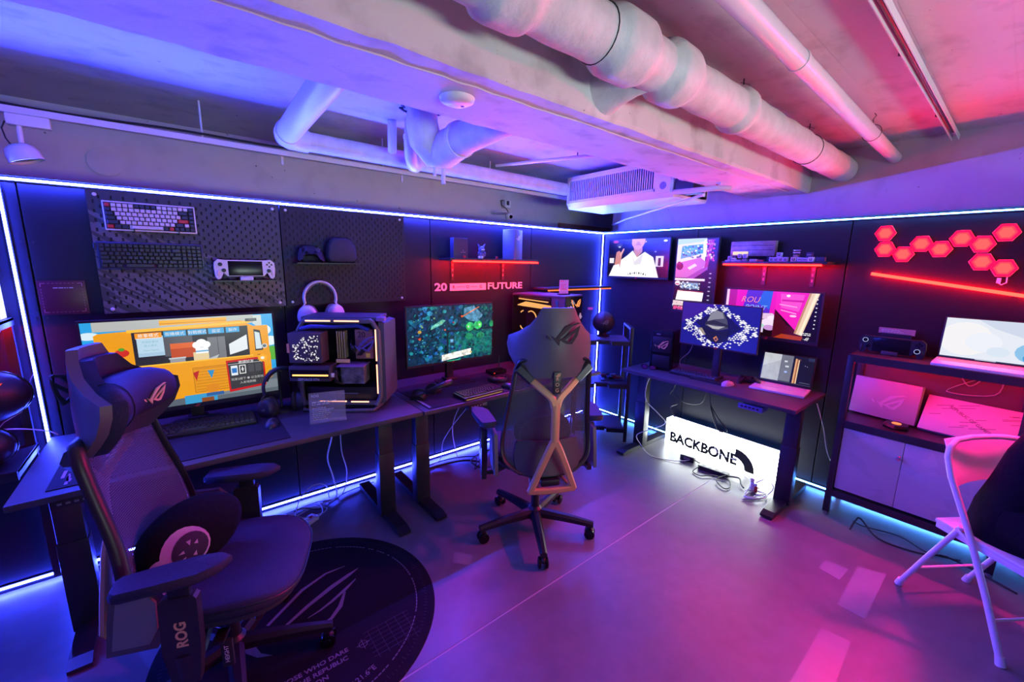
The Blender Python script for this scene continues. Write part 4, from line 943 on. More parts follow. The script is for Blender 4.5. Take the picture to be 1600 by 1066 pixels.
# 3: white pixel diamonds around a metallic bust on indigo
random.seed(5); sh = [('#1c1c90', R_(0, 0, 1, 1)), ('#3a1c98', [(0, 1), (0, .5), (.5, 1)]), ('#12124a', [(.20, .55), (.5, .92), (.80, .5), (.52, .12)])]
def dia(x, y, s, c='#f4f2f8'): sh.append((c, [(x-s, y), (x, y+s*1.15), (x+s, y), (x, y-s*1.15)]))
for i in range(-1, 30):
    for j in range(-1, 24):
        x = .02+i*.036+(.018 if j % 2 else 0); y = .02+j*.042; d = abs(x-.5)/.38+abs(y-.5)/.46
        if not (.9 < d < 1.55) or (d > 1.25 and y > .6) or x < .02 or x > .985: continue
        q = random.random()
        if q < .62*(1.25-abs(d-1.1)*.9): dia(x, y, .0165 if q > .12 else .030)
sh += [('#17173a', [(.26, .42), (.40, .55), (.62, .42), (.66, .20), (.52, .10), (.40, .16)]), ('#4a4a58', [(.34, .50), (.40, .78), (.47, .88), (.56, .84), (.62, .66), (.64, .48), (.50, .40)]), ('#8a8a90', [(.36, .60), (.41, .80), (.47, .87), (.55, .83), (.58, .70), (.46, .66)]), ('#2a2a30', [(.34, .58), (.45, .64), (.64, .56), (.64, .50), (.46, .54), (.34, .52)]), ('#b8b4b0', [(.36, .52), (.48, .50), (.60, .52), (.52, .44), (.44, .44)]),
       ('#17172c', [(.28, .44), (.42, .30), (.50, .10), (.62, .24), (.66, .44), (.58, .38), (.46, .36)]), ('#a09080', [(.25, .42), (.30, .43), (.36, .28), (.33, .27)]), ('#d08030', [(.46, .22), (.50, .28), (.53, .20), (.50, .14)]), ('#1c1c40', [(.48, .20), (.50, .24), (.515, .20), (.50, .17)])]
monitor('gaming_monitor', 'monitor on the right desk showing white pixel diamonds around a hooded bust on indigo', (-.35, -1.405, .715), -90, .575, .335, sh, stand=.412, s=1.0, bez=.005)
# 4: wall television, person in a white hoodie
sh = [('#0a0608', R_(0, 0, 1, 1)), ('#201418', R_(0, .30, .25, .60)), ('#e8e4e6', R_(.02, .36, .10, .50)), ('#d8d4d8', R_(.80, .28, .92, .55)), ('#2a1a20', R_(.84, .30, .88, .50)), ('#e8ecf0', C_(.93, .93, .03, .9)), ('#9a9aa0', C_(.79, .66, .015)),
      ('#f4f2f2', [(.16, .0), (.20, .42), (.34, .58), (.42, .70), (.50, .52), (.62, .66), (.76, .52), (.86, .0)]), ('#dcd6d6', [(.40, .66), (.46, .40), (.52, .50), (.60, .62), (.56, .30), (.46, .32)]), ('#ffffff', [(.26, .0), (.30, .40), (.44, .30), (.62, .36), (.74, .30), (.78, .0)]),
      ('#c98a78', [(.44, .68), (.50, .52), (.58, .66), (.58, .76), (.44, .76)]), ('#d89a86', [(.40, 1), (.40, .86), (.44, .76), (.50, .70), (.57, .76), (.61, .88), (.62, 1)]), ('#a85a50', R_(.47, .84, .55, .86)), ('#b87868', [(.49, .92), (.52, .92), (.535, .875), (.48, .875)]), ('#d09080', C_(.63, .92, .012, 2)),
      ('#1a1216', C_(.17, .86, .09, 1.2)), ('#b04040', C_(.12, .94, .05, .8)), ('#3a3a4a', C_(.19, .84, .05, 1.2)), ('#c0c0c8', C_(.19, .80, .02, 1.2)), ('#d08878', [(.10, .10), (.14, .66), (.19, .70), (.24, .60), (.21, .20)]), ('#e8a890', [(.20, .60), (.26, .76), (.28, .74), (.22, .52)]), ('#f4f2f2', [(.02, .0), (.10, .30), (.20, .34), (.24, .0)])]
tv = monitor('wall_television', 'wall screen showing a person in a white hoodie, left on the right wall', (-.045, -.455, 1.632), -90, .675, .375, sh, s=1.15, bez=.008, cat='television')
ht = emit('screen_dark_text', (.12, .12, .13)); b = M()
for k in range(9): b.box(-.085+k*.024, -.0125, -.135-.0009*(k-4)**2, .006+.008*(k % 2), .0004, .018)
b.done('shirt_print', ht, tv, smooth=0)
# 5: upright monitor with a bright desk scene
random.seed(9); sh = [('#140818', R_(0, 0, 1, 1)), ('#e8e4f4', [(0, 1), (.72, 1), (.72, .60), (.60, .55), (0, .60)]), ('#b8d8e8', [(0, 1), (0, .92), (.7, .96), (.7, 1)]), ('#2aa0c0', [(.10, .72), (.66, .80), (.64, .92), (.12, .90)]), ('#5ab8cc', [(.16, .76), (.50, .80), (.46, .88), (.18, .86)]),
      ('#c070c8', [(0, .46), (.0, .66), (.60, .74), (.80, .66), (.40, .46)]), ('#9a4ab0', [(.30, .46), (.80, .64), (.80, .58), (.45, .44)]), ('#f0d8f0', [(.30, .60), (.48, .66), (.54, .63), (.36, .57)]), ('#2a1430', C_(.10, .62, .09, .6)), ('#5a2038', C_(.08, .66, .05, .5)), ('#f4f0f8', R_(.66, .75, .74, .98)),
      ('#e8e0ec', R_(0, .42, .76, .45)), ('#ffffff', R_(0, .44, .76, .448)), ('#303848', [(.15, .29), (.66, .29), (.66, .41), (.12, .41)]), ('#8ab0d0', [(.18, .31), (.62, .31), (.60, .39), (.17, .39)]), ('#d8f0f8', [(.24, .33), (.40, .33), (.44, .37), (.26, .37)]), ('#e8e8f0', C_(.08, .38, .07, .5)), ('#c02048', R_(.03, .36, .12, .375)),
      ('#fdf4f0', [(.06, .14), (.74, .14), (.76, .26), (.10, .28)]), ('#e8ccd0', [(.0, .06), (.70, .06), (.70, .12), (.0, .13)]), ('#e0508a', R_(.02, .0, .70, .05)), ('#fff8f4', [(.18, .17), (.56, .15), (.58, .24), (.20, .25)]), ('#d03028', R_(.08, .27, .74, .275)), ('#b03080', [(.72, .60), (.80, .62), (.90, .98), (.80, .98)])]
for k in range(50): sh.append((random.choice(['#e040a0', '#f4d8f0', '#6020a0', '#c080e0']), C_(random.uniform(.74, .93), random.uniform(.70, .98), random.uniform(.01, .03), .5, 6)))
for k in range(60): sh.append((random.choice(['#f0f4f8', '#405070', '#8aa0c0', '#203048']), C_(random.uniform(.15, .62), random.uniform(.74, .90), random.uniform(.01, .035), .4, 6)))
for k in range(40): sh.append((random.choice(['#f0f4f8', '#5a6880', '#304058']), C_(random.uniform(.15, .65), random.uniform(.30, .40), random.uniform(.01, .03), .4, 6)))
for k in range(30): sh.append((random.choice(['#ffffff', '#c03860', '#502040']), C_(random.uniform(.0, .7), random.uniform(.0, .12), random.uniform(.01, .03), .4, 6)))
for v in (.52, .46, .40, .34, .28, .22, .16): sh.append(('#c8c8d0', R_(.865, v, .915, v+.012)))
monitor('upright_monitor', 'upright wall monitor with a purple desk scene, between the two wall screens', (-.075, -1.047, 1.49), -90, .365, .625, sh, s=1.1, bez=.010)
# 6: wide wall monitor, pink room
sh = [('#18040c', R_(0, 0, 1, 1)), ('#e818b8', R_(0, .35, .56, 1)), ('#b41890', R_(.0, .55, .12, 1)), ('#5a2ac8', [(.24, 1), (.52, 1), (.50, .40), (.20, .55)]), ('#2a60d8', [(.42, 1), (.52, 1), (.50, .60), (.36, .72)]), ('#f4c8e8', R_(0, .62, .03, 1)), ('#281038', R_(.30, .20, .56, .45)), ('#e0c0e0', [(.36, .50), (.54, .52), (.60, .42), (.44, .38)]), ('#f0d8f0', C_(.50, .30, .08, 1.2)), ('#a8d8c8', C_(.42, .22, .05, 1.2)), ('#c890d0', C_(.52, .20, .06, 1)), ('#d8c8e8', R_(.40, .08, .46, .20)), ('#f8e0f8', C_(.54, .42, .05, 1)),
      ('#4a0818', [(.56, .0), (.56, .60), (.70, .30), (.90, .12), (.88, 0)]), ('#a83818', [(.58, 0), (.66, .10), (.88, .08), (.86, 0)]), ('#f020b8', [(.56, 1), (.88, 1), (.80, .18), (.56, .62)]), ('#f850c8', [(.60, .96), (.84, .96), (.80, .60), (.62, .66)]), ('#fff0fa', C_(.68, .92, .02, 1.3)), ('#ffc0e8', C_(.75, .50, .035, .7)), ('#f8a0e0', [(.60, .72), (.78, .68), (.78, .70), (.60, .74)]), ('#f8a0e0', [(.62, .60), (.78, .54), (.78, .56), (.62, .62)]), ('#d018a0', R_(.62, .80, .84, .84)),
      ('#e8c8a8', [(.88, 1), (.975, 1), (.86, .10), (.78, .14)]), ('#f8e8c8', [(.935, 1), (.965, 1), (.85, .12), (.83, .13)]), ('#c08860', [(.88, 1), (.90, 1), (.80, .14), (.78, .14)]), ('#100410', [(.985, 1), (1, 1), (1, 0), (.86, 0), (.87, .08)])]
wm = monitor('wall_monitor', 'wide wall monitor showing a pink-lit room, right of the upright monitor', (-.115, -1.652, 1.228), -90, .64, .365, sh, s=1.1, bez=.012)
tx = emit('screen_pink_text', (.9, .25, .5)); tb = emit('screen_blue_text', (.25, .5, 1.0))
text('ROU', .06, tx, wm, -.20, -.0125, .10, ext=.0002, shear=.3); text('POINT', .05, tb, wm, -.17, -.0125, .045, ext=.0002, shear=.3)
for k in range(8): M().box(.285, -.0128, .13-.028*k, .008, .0004, .007).done('screen_icon', WT, wm, smooth=0)
marks(wm, WT, .215, .275, -.105, .009, -.0128, rows=2, gap=.011, seed=1, name='screen_mark'); eye(wm, WT, .25, -.0126, -.142, .036, th=.0004)

# ================================================================ KEYBOARDS
def capmesh():
    b = M(); b.loft([[(-.5, -.5, 0), (.5, -.5, 0), (.5, .5, 0), (-.5, .5, 0)], [(-.40, -.38, 1), (.40, -.38, 1), (.40, .42, 1), (-.40, .42, 1)]]); return b
ROWS75 = [[1]*1+[1]*12+[1, 1, 1], [1]*13+[2, 1], [1.5]+[1]*12+[1.5, 1], [1.75]+[1]*11+[2.25, 1], [2.25]+[1]*10+[1.75, 1, 1], [1.25]*3+[6.25]+[1, 1, 1, 1, 1, 1]]
ROWS96 = [r[:] + [1, 1, 1] for r in ROWS75]
CAPC = {}
def keyboard(label, loc, w, d, rows, base, cap, rot, accent=None, mod=None, group='keyboards', individual=True, glow=None, name='keyboard', knob=False, strip_=None):
    t = T(name, label, 'keyboard', loc, group=group, rot=rot)
    b = M(); b.box(0, 0, .010, w, d, .020, .004); b.done('case', base, t)
    b = M(); b.box(0, .0, .0205, w-.012, d-.014, .002); b.done('plate', glow or BLKM, t, smooth=0)
    total = max(sum(r) for r in rows); U = (w-.016)/total; V = (d-.018)/len(rows)
    joined = M()
    for i, r in enumerate(rows):
        x = -w/2+.008; y = d/2-.009-V*(i+.5); n = len(r); k0 = 0
        for k, u in enumerate(r):
            cx = x+u*U/2; x += u*U
            m_ = cap
            if mod and (u > 1.2 and u < 6 or (i == 0 and 4 < k < 9) or k >= n-1 or (k == 0 and 0 < i) or (i == 5 and u < 6)): m_ = mod
            if accent and ((i == 0 and k == 0) or (i == 3 and u == 2.25) or (i == 5 and k in (0, 5))): m_ = accent
            sx, sy, h = u*U-.0022, V-.0022, .0085
            if individual:
                key = (round(u, 2), m_.name, label)
                if key not in CAPC:
                    b = M(Matrix.Diagonal((sx, sy, h, 1))); vv = capmesh(); b.add(vv.v, vv.f); o = b.done('keycap', m_, t, (cx, y, .021), smooth=0); CAPC[key] = o.data
                else: link('keycap', CAPC[key], t, (cx, y, .021))
            else:
                vv = capmesh(); joined.add(vv.v, vv.f, Matrix.Translation((cx, y, .021)) @ Matrix.Diagonal((sx, sy, h, 1)))
    if not individual: joined.done('keycaps', cap, t, smooth=0, kind='stuff')
    if knob: b = M(Matrix.Translation((-w/2-.004, d/2-.02, .012))); b.cyl((0, -.012, 0), (0, .012, 0), .007, n=12); b.done('roller', STEEL, t)
    if strip_:
        b = M(); b.box(0, -d/2-.001, .006, w*.9, .003, .003); b.done('light_edge', strip_, t, smooth=0)
    return t
KW = mat('white_key', (.75, .74, .76), .45); KN = mat('navy_key', (.02, .025, .06), .45); KR = mat('red_key', (.6, .02, .03), .45)
UP = (PI/2, 0, 0)
kb = keyboard('white keyboard with navy and red keys hanging at the top of the camouflage pegboard', (-3.515, -.028, 1.753), .345, .135, ROWS75, WHT, KW, (PI/2, 0, -.01), KR, KN, 'keyboards hung on the pegboard')
b = M()
for x in (-.07, .10): b.box(x, -.07, .006, .004, .008, .044); b.box(x, -.064, .028, .004, .02, .003)
b.done('peg_hook', BLK, kb, smooth=0)
kb = keyboard('dark translucent keyboard hanging below the white keyboard on the pegboard', (-3.528, -.028, 1.568), .40, .130, ROWS96, mat('smoke_plastic', (.05, .06, .11), .25), mat('dark_blue_key', (.02, .022, .04), .35), (PI/2, 0, -.01), group='keyboards hung on the pegboard', knob=True)
b = M()
for x in (-.12, .10): b.box(x, -.068, .006, .004, .008, .044); b.box(x, -.062, .028, .004, .02, .003)
b.done('peg_hook', BLK, kb, smooth=0)
keyboard('full black keyboard in front of the truck game monitor', (-3.405, -.315, .7245), .41, .16, ROWS96, BLK, mat('key_black', (.03, .03, .035), .3), (math.radians(2.5), 0, math.radians(-3)), group='keyboards on the desks')
keyboard('small black keyboard with a colourful glowing front edge on the middle desk', (-1.985, -.655, .7195), .32, .125, ROWS75, BLK, MATS['key_black'], (math.radians(2.5), 0, math.radians(3)), group='keyboards on the desks', individual=False, glow=emit('rgb_glow', (.05, .12, .12)), strip_=emit('rgb_edge', (.55, .30, .12)))
keyboard('dark purple-lit keyboard on the right desk below the indigo monitor', (-.36, -1.27, .7155), .36, .13, ROWS75, BLK, MATS['key_black'], (0, 0, math.radians(-86)), group='keyboards on the desks', individual=False, glow=emit('violet_glow', (.02, .01, .05)))

# ================================================================ PEGBOARDS
def camo():
    m = bpy.data.materials.new('pegboard_camo'); m.use_nodes = True; N = m.node_tree.nodes; L = m.node_tree.links; b = N['Principled BSDF']; b.inputs['Roughness'].default_value = .5
    tc = N.new('ShaderNodeTexCoord'); mr = N.new('ShaderNodeMapping'); mr.inputs['Rotation'].default_value = (0, math.radians(-36), 0); L.new(tc.outputs['Object'], mr.inputs[0]); mp = N.new('ShaderNodeMapping'); mp.inputs['Scale'].default_value = (5, 1, 48); L.new(mr.outputs[0], mp.inputs[0])
    v = N.new('ShaderNodeTexVoronoi'); v.inputs['Scale'].default_value = 1.6; v.distance = 'MANHATTAN'; L.new(mp.outputs[0], v.inputs['Vector'])
    sp = N.new('ShaderNodeSeparateXYZ'); L.new(tc.outputs['Object'], sp.inputs[0])
    g = N.new('ShaderNodeMath'); g.operation = 'GREATER_THAN'; g.inputs[1].default_value = .42; bw = N.new('ShaderNodeRGBToBW'); L.new(v.outputs['Color'], bw.inputs[0]); L.new(bw.outputs[0], g.inputs[0])
    # print only below a slanted line
    ln = N.new('ShaderNodeMath'); ln.operation = 'MULTIPLY_ADD'; ln.inputs[1].default_value = .45; L.new(sp.outputs[0], ln.inputs[0]); L.new(sp.outputs[2], ln.inputs[2])
    lt = N.new('ShaderNodeMath'); lt.operation = 'LESS_THAN'; lt.inputs[1].default_value = .02; L.new(ln.outputs[0], lt.inputs[0])
    mu = N.new('ShaderNodeMath'); mu.operation = 'MULTIPLY'; L.new(g.outputs[0], mu.inputs[0]); L.new(lt.outputs[0], mu.inputs[1])
    x = N.new('ShaderNodeMix'); x.data_type = 'RGBA'; x.inputs[6].default_value = (.04, .04, .048, 1); x.inputs[7].default_value = (.12, .115, .125, 1); L.new(mu.outputs[0], x.inputs[0]); L.new(x.outputs[2], b.inputs['Base Color'])
    return m
def pegboard(label, x0, x1, z0, z1, material):
    w, h = x1-x0, z1-z0
    t = T('pegboard', label, 'pegboard', ((x0+x1)/2, 0, (z0+z1)/2), group='pegboards on the left wall')
    b = M(); rows = 27; rh = h/rows; n = 18; cw = (w-.02)/n; y0, y1 = -.022, -.026
    def q(xa, za, xb, zb): b.add([(xa, y1, za), (xb, y1, za), (xb, y1, zb), (xa, y1, zb)], [(0, 1, 2, 3)])
    for r in range(rows):
        za, zb = -h/2+r*rh, -h/2+(r+1)*rh
        if r in (0, rows-1): q(-w/2, za, w/2, zb); continue
        xs = -w/2; off = .5 if r % 2 else 0
        for k in range(n):
            xc = -w/2+.01+(k+.25+off)*cw
            if xc > w/2-.012: continue
            a, c = xc-.0042, xc+.0042; q(xs, za, a, zb); xs = c
            zl, zh = za+rh*.14, zb-rh*.08; q(a, za, c, zl); q(a, zh, c, zb)
            i = len(b.v); b.v += [(p[0], y, p[1]) for y in (y1, y0) for p in ((a, zl), (c, zl), (c, zh), (a, zh))]
            for j in range(4): b.f.append((i+j, i+(j+1) % 4, i+4+(j+1) % 4, i+4+j)); b.mi.append(0)
        q(xs, za, w/2, zb)
    b.done('board', material, t, smooth=0)
    b = M(); b.box(0, -.011, 0, w, .020, h, .0); b.done('backing', BLKM, t, smooth=0)
    for sx in (-1, 1):
        for sz in (-1, 1):
            b = M(Matrix.Translation((sx*(w/2-.03), -.026, sz*(h/2-.022))) @ Matrix.Rotation(PI/2, 4, 'X')); b.lathe([(.008, 0), (.008, .004), (.005, .006), (.001, .006)], 16); b.done('screw_cap', WHT, t)
    return t
pegboard('black slotted pegboard with a grey camouflage print, left one of the two', -3.738, -2.955, 1.29, 1.868, camo())
pegboard('plain black slotted pegboard carrying the controller case, right one of the two', -2.948, -2.187, 1.29, 1.868, mat('pegboard_black', (.026, .026, .032), .55, spec=.25))

# ================================================================ THINGS ON THE LEFT WALL
t = T('wall_sign', 'small dark red framed card with a heading, left of the camouflage pegboard', 'sign', (-3.868, -.004, 1.372))
M().box(0, 0, 0, .155, .005, .155, .001).done('card', mat('maroon_card', (.075, .006, .02), .35), t)
e = M(); c_ = .066
for sx in (-1, 1):
    for sz in (-1, 1): e.box(sx*(c_-.007), -.003, sz*c_, .016, .001, .002); e.box(sx*c_, -.003, sz*(c_-.007), .002, .001, .016)
for k in range(7): e.box(-.04+k*.013, -.003, c_, .007, .001, .0012); e.box(-.04+k*.013, -.003, -c_, .007, .001, .0012); e.box(-c_, -.003, -.04+k*.013, .0012, .001, .006); e.box(c_, -.003, -.04+k*.013, .0012, .001, .006)
e.done('border_marks', mat('pink_print', (.6, .2, .28), .5), t, smooth=0)
marks(t, MATS['white_print'], -.028, .028, .045, .006, -.003, seed=2, name='heading')

def handheld(name, label, loc, yaw, body, sticks, w=.285, h=.105, ring=None, tilt=0, face=BLKG):
    t = T(name, label, 'handheld console', loc, yaw)
    b = M(); g = w/2
    outl = [(-g*.62, h*.42), (g*.62, h*.42), (g*.86, h*.45), (g*.98, h*.30), (g, 0), (g*.97, -h*.42), (g*.90, -h*.56), (g*.82, -h*.52), (g*.72, -h*.22), (g*.60, -h*.40), (-g*.60, -h*.40), (-g*.72, -h*.22), (-g*.82, -h*.52), (-g*.90, -h*.56), (-g*.97, -h*.42), (-g, 0), (-g*.98, h*.30), (-g*.86, h*.45)]
    b.prism(outl, -.012, .012); b.prism([(x*.985, z*.97) for x, z in outl], -.016, -.012); b.done('body', body, t, smooth=30)
    for s in (-1, 1): b = M(); b.ell((s*g*.89, .004, -h*.22), (g*.10, .024, h*.34), 16, 10); b.done('grip', body, t, smooth=80)
    b = M(); b.box(0, -.0165, 0, w*.56, .002, h*.74, .0005); b.done('display', face, t)
    for s, dx, dz in ((-1, .80, .20), (1, .77, -.12), (-1, .70, -.10)):
        b = M(Matrix.Translation((s*g*dx, -.016, h*dz)) @ Matrix.Rotation(PI/2, 4, 'X')); b.lathe([(.010, 0), (.010, .003), (.006, .006), (.009, .010), (.001, .011)], 16); st = b.done('stick', sticks, t)
        if ring and dx > .75: b = M(Matrix.Translation((s*g*dx, -.018, h*dz))); b.tube([(.0125*math.cos(a), 0, .0125*math.sin(a)) for a in [2*PI*j/20 for j in range(20)]], .0013, 6, closed=True); b.done('light_ring', ring, st)
    for a in range(4):
        b = M(Matrix.Translation((g*.80+.011*math.cos(a*PI/2), -.016, h*.20+.011*math.sin(a*PI/2))) @ Matrix.Rotation(PI/2, 4, 'X')); b.cyl((0, 0, 0), (0, 0, .003), .0045, n=10); b.done('button', sticks, t)
    return t
handheld('handheld_console', 'white handheld console on a clear cradle on the camouflage pegboard', (-3.150, -.085, 1.512), 0, WHT, BLK)
t = T('pegboard_shelf', 'thin dark peg shelf under the white handheld console', 'shelf', (-3.150, -.026, 1.445))
M().box(0, -.05, 0, .30, .10, .006).done('ledge', STEEL, t, smooth=0); M().box(0, -.075, .012, .06, .035, .022, .003).done('cradle', WHT, t)
t = T('pegboard_shelf', 'thin dark peg shelf under the game controller and its case', 'shelf', (-2.715, -.026, 1.545))
M().box(0, -.06, 0, .37, .12, .006).done('ledge', STEEL, t, smooth=0)
def gamepad(label, loc, rot, m=BLK):
    t = T('game_controller', label, 'game controller', loc, rot=rot)
    # lies in XY, top towards +z, rear towards +y
    b = M(); b.loft([[(x*1.0, y, z) for x, y in [(-.045, .035), (-.02, .042), (.02, .042), (.045, .035), (.062, .02), (.070, -.01), (.075, -.045), (.068, -.058), (.055, -.052), (.040, -.022), (.02, -.015), (-.02, -.015), (-.040, -.022), (-.055, -.052), (-.068, -.058), (-.075, -.045), (-.070, -.01), (-.062, .02)]] for z in (-.012, .0, .012, .018)][:3]+[[(x*.86, y*.86, .019) for x, y in [(-.045, .035), (-.02, .042), (.02, .042), (.045, .035), (.062, .02), (.070, -.01), (.075, -.045), (.068, -.058), (.055, -.052), (.040, -.022), (.02, -.015), (-.02, -.015), (-.040, -.022), (-.055, -.052), (-.068, -.058), (-.075, -.045), (-.070, -.01), (-.062, .02)]]]); b.done('body', m, t, smooth=50)
    for x, y in ((-.042, .014), (.024, -.006)):
        b = M(Matrix.Translation((x, y, .018))); b.lathe([(.009, 0), (.006, .005), (.009, .009), (.001, .010)], 14); b.done('stick', BLKG, t)
    for k in range(4): a = k*PI/2; b = M(); b.cyl((.044+.009*math.cos(a), .015+.009*math.sin(a), .017), (.044+.009*math.cos(a), .015+.009*math.sin(a), .022), .004, n=10); b.done('button', MGREY, t)
    b = M(); b.box(-.024, -.006, .020, .018, .006, .003); b.box(-.024, -.006, .020, .006, .018, .003); b.done('direction_pad', BLKG, t, smooth=0)
    return t
gamepad('dark game controller standing on the right pegboard shelf', (-2.815, -.085, 1.605), (math.radians(72), 0, 0))
t = T('controller_case', 'dark zipped carry case standing beside the controller on the pegboard', 'case', (-2.635, -.085, 1.625))
def rr(w, h, k): return [(x*w, z*h) for x, z in [(-.5, -.30), (-.42, -.48), (-.3, -.5), (.3, -.5), (.42, -.48), (.5, -.30), (.44, .20), (.34, .42), (.22, .5), (-.22, .5), (-.34, .42), (-.44, .20)]]
b = M(); q = rr(.185, .15, 0); rings = [[(x*s_, y, z*s_) for x, z in q] for y, s_ in ((-.035, .84), (-.030, .94), (-.004, 1.0), (.004, 1.0), (.030, .94), (.035, .84))]; b.loft(rings); b.done('shell', mat('case_fabric', (.03, .03, .045), .7, bump=.2, bscale=200), t, smooth=50)
b = M(); b.tube([(x*1.01, 0, z*1.01) for x, z in q], .003, 6, closed=True); b.done('zip', BLKG, t)

def headphones(name, label, loc, rot, m, pad, s=1.0, spread=1.0, cat='headphones', cupturn=62, cs=1.0):
    """band in the XZ plane, cups at the bottom"""
    t = T(name, label, cat, loc, rot=rot)
    P = [(.078*s*math.cos(a)*spread, 0, .085*s*math.sin(a)) for a in [math.radians(-18+216*k/20) for k in range(21)]]
    b = M(); b.tube(P, .007*s, 10, flat=1.9); b.done('headband', m, t, smooth=60)
    b = M(); b.tube([(p[0]*.90, 0, p[2]*.90) for p in P[4:-4]], .006*s, 8, flat=2.2); b.done('headband_padding', pad, t, smooth=60)
    for sg in (-1, 1):
        x = sg*.078*s*spread
        b = M(); b.tube([(sg*.074*s*spread, 0, -.026*s), (sg*.088*s*spread, 0, -.045*s), (sg*.092*s*spread, 0, -.075*s)], .0045*s, 8); b.done('yoke', m, t, smooth=60)
        R = Matrix.Translation((x*.86, -.006, -.092*s)) @ Matrix.Rotation(sg*math.radians(cupturn), 4, 'Z') @ Matrix.Rotation(PI/2, 4, 'X')
        b = M(R); b.loft([[(r*.038*cs*s*math.cos(a), r*.048*cs*s*math.sin(a), z*s) for a in [2*PI*j/26 for j in range(26)]] for r, z in ((.75, .030), (.92, .026), (1.0, .012), (1.0, -.002), (.94, -.008))]); c = b.done('ear_cup', m, t, smooth=50)
        b = M(R); b.loft([[(r*.038*cs*s*math.cos(a), r*.048*cs*s*math.sin(a), z*s) for a in [2*PI*j/26 for j in range(26)]] for r, z in ((.90, -.008), (1.02, -.014), (1.02, -.024), (.85, -.030), (.55, -.026))]); b.done('ear_pad', pad, c, smooth=60)
        eye(c, MGREY, 0, 0, 0, .022*s, m=R @ Matrix.Translation((0, 0, .0305*s)) @ Matrix.Rotation(-PI/2, 4, 'X'))
    return t
hp = headphones('headphones', 'white headphones hanging on the right pegboard', (-2.775, -.085, 1.335), (0, 0, 0), WHT, MGREY, 1.18, cupturn=28, cs=1.22)
M().cyl((0, .06, .088), (0, -.03, .088), .005, n=10).done('peg_hook', BLK, hp)
headphones('headphones', 'black headphones on a stand between the truck game monitor and the open computer', (-3.055, -.285, .875), (0, 0, math.radians(10)), mat('dark_blue_plastic', (.03, .035, .06), .35), BLKM, 1.2)
t = T('headphone_stand', 'dark stand holding up the black headphones', 'stand', (-3.055, -.245, .72))
M().lathe([(.001, 0), (.055, 0), (.055, .008), (.048, .012), (.001, .012)], 28).done('base', BLK, t)
b = M(); b.tube([(0, .03, .01), (0, .035, .15), (0, .02, .235), (0, -.04, .243)], .008, 10); b.done('pole', BLK, t, smooth=60)
headphones('headphones', 'black headphones lying on the left end of the middle desk', (-2.235, -.56, .785), (math.radians(62), 0, math.radians(25)), BLK, BLKM, 1.15)

def wall_shelf(label, loc, yaw, w, d, led_x0, led_x1, brackets, side=False, ledm=E_RED, hb=.15):
    t = T('wall_shelf', label, 'shelf', loc, yaw, 'black wall shelves with red light edges')
    M().box(w/2, -d/2, -.009, w, d, .018, .001).done('board', mat('shelf_board', (.03, .028, .032), .4), t)
    M().box((led_x0+led_x1)/2, -d+.003, -.024, led_x1-led_x0, .008, .010).done('light_line', ledm, t, smooth=0)
    for x in brackets:
        b = M(); b.box(x, -.004, -.02-hb/2, .026, .006, hb); b.box(x, -.065, -.021, .026, .12, .005); b.done('bracket', STEEL, t, smooth=0)
        for k in range(3): M().box(x, -.008, -.05-k*.04, .008, .003, .02).done('bracket_slot', MGREY, t, smooth=0)
    return t
wall_shelf('black wall shelf with a red light edge and dark boxes, on the left wall', (-1.90, 0, 1.598), 0, .85, .17, .02, .85, [.11, .60])
wall_shelf('short black wall shelf with an orange light edge next to the corner', (-.95, 0, 1.358), 0, .93, .15, .05, .93, [.2], ledm=emit('orange_led', (2.2, .30, .06)), hb=.10)
wall_shelf('black wall shelf with a red light edge and graphics card display, on the right wall', (0, -1.30, 1.608), -90, .67, .17, .01, .64, [.245, .555])
# on the left shelf
t = T('dark_box', 'dark upright box with small pale marks, left end of the left wall shelf', 'box', (-1.78, -.09, 1.598))
M().box(0, 0, .073, .125, .05, .146, .002).done('carton', mat('indigo_card', (.035, .03, .06), .5), t); text('•', .018, MATS['white_print'], t, .02, -.0258, .055, align='CENTER'); text('• • • •', .018, MATS['white_print'], t, .02, -.0258, .042, align='CENTER')
t = T('console_tower', 'tall grey box with a pale emblem, right part of the left wall shelf', 'box', (-1.275, -.10, 1.598), 22)
M().box(0, 0, .118, .125, .115, .236, .003).done('carton', mat('grey_card', (.10, .10, .11), .4), t); eye(t, MATS['white_print'], -.01, -.0585, .17, .07)
b = Matrix.Translation((.0635, 0, .17)) @ Matrix.Rotation(PI/2, 4, 'Z'); eye(t, MGREY, 0, 0, 0, .06, m=b)
t = T('figurine', 'small dark armoured figurine on the left wall shelf', 'figurine', (-1.585, -.10, 1.598))
M().lathe([(.035, 0), (.035, .006), (.001, .006)], 20).done('base', BLKG, t)
b = M(); b.ell((0, 0, .028), (.022, .018, .024), 14, 8); b.ell((-.016, -.004, .018), (.012, .012, .016), 10, 6); b.ell((.016, -.004, .018), (.012, .012, .016), 10, 6); b.ell((-.028, -.006, .036), (.009, .009, .018), 10, 6); b.ell((.028, -.006, .036), (.009, .009, .018), 10, 6); b.done('body', mat('violet_grey', (.12, .10, .2), .45), t, smooth=80)
b = M(); b.ell((0, -.002, .070), (.024, .023, .024), 16, 10); b.prism([(-.022, .082), (-.034, .112), (-.008, .090)], -.006, .004); b.prism([(.022, .082), (.034, .112), (.008, .090)], -.006, .004); b.done('head', mat('blue_grey', (.10, .14, .3), .45), t, smooth=60)
M().box(0, -.023, .068, .03, .004, .008, .001).done('visor', WHT, t)
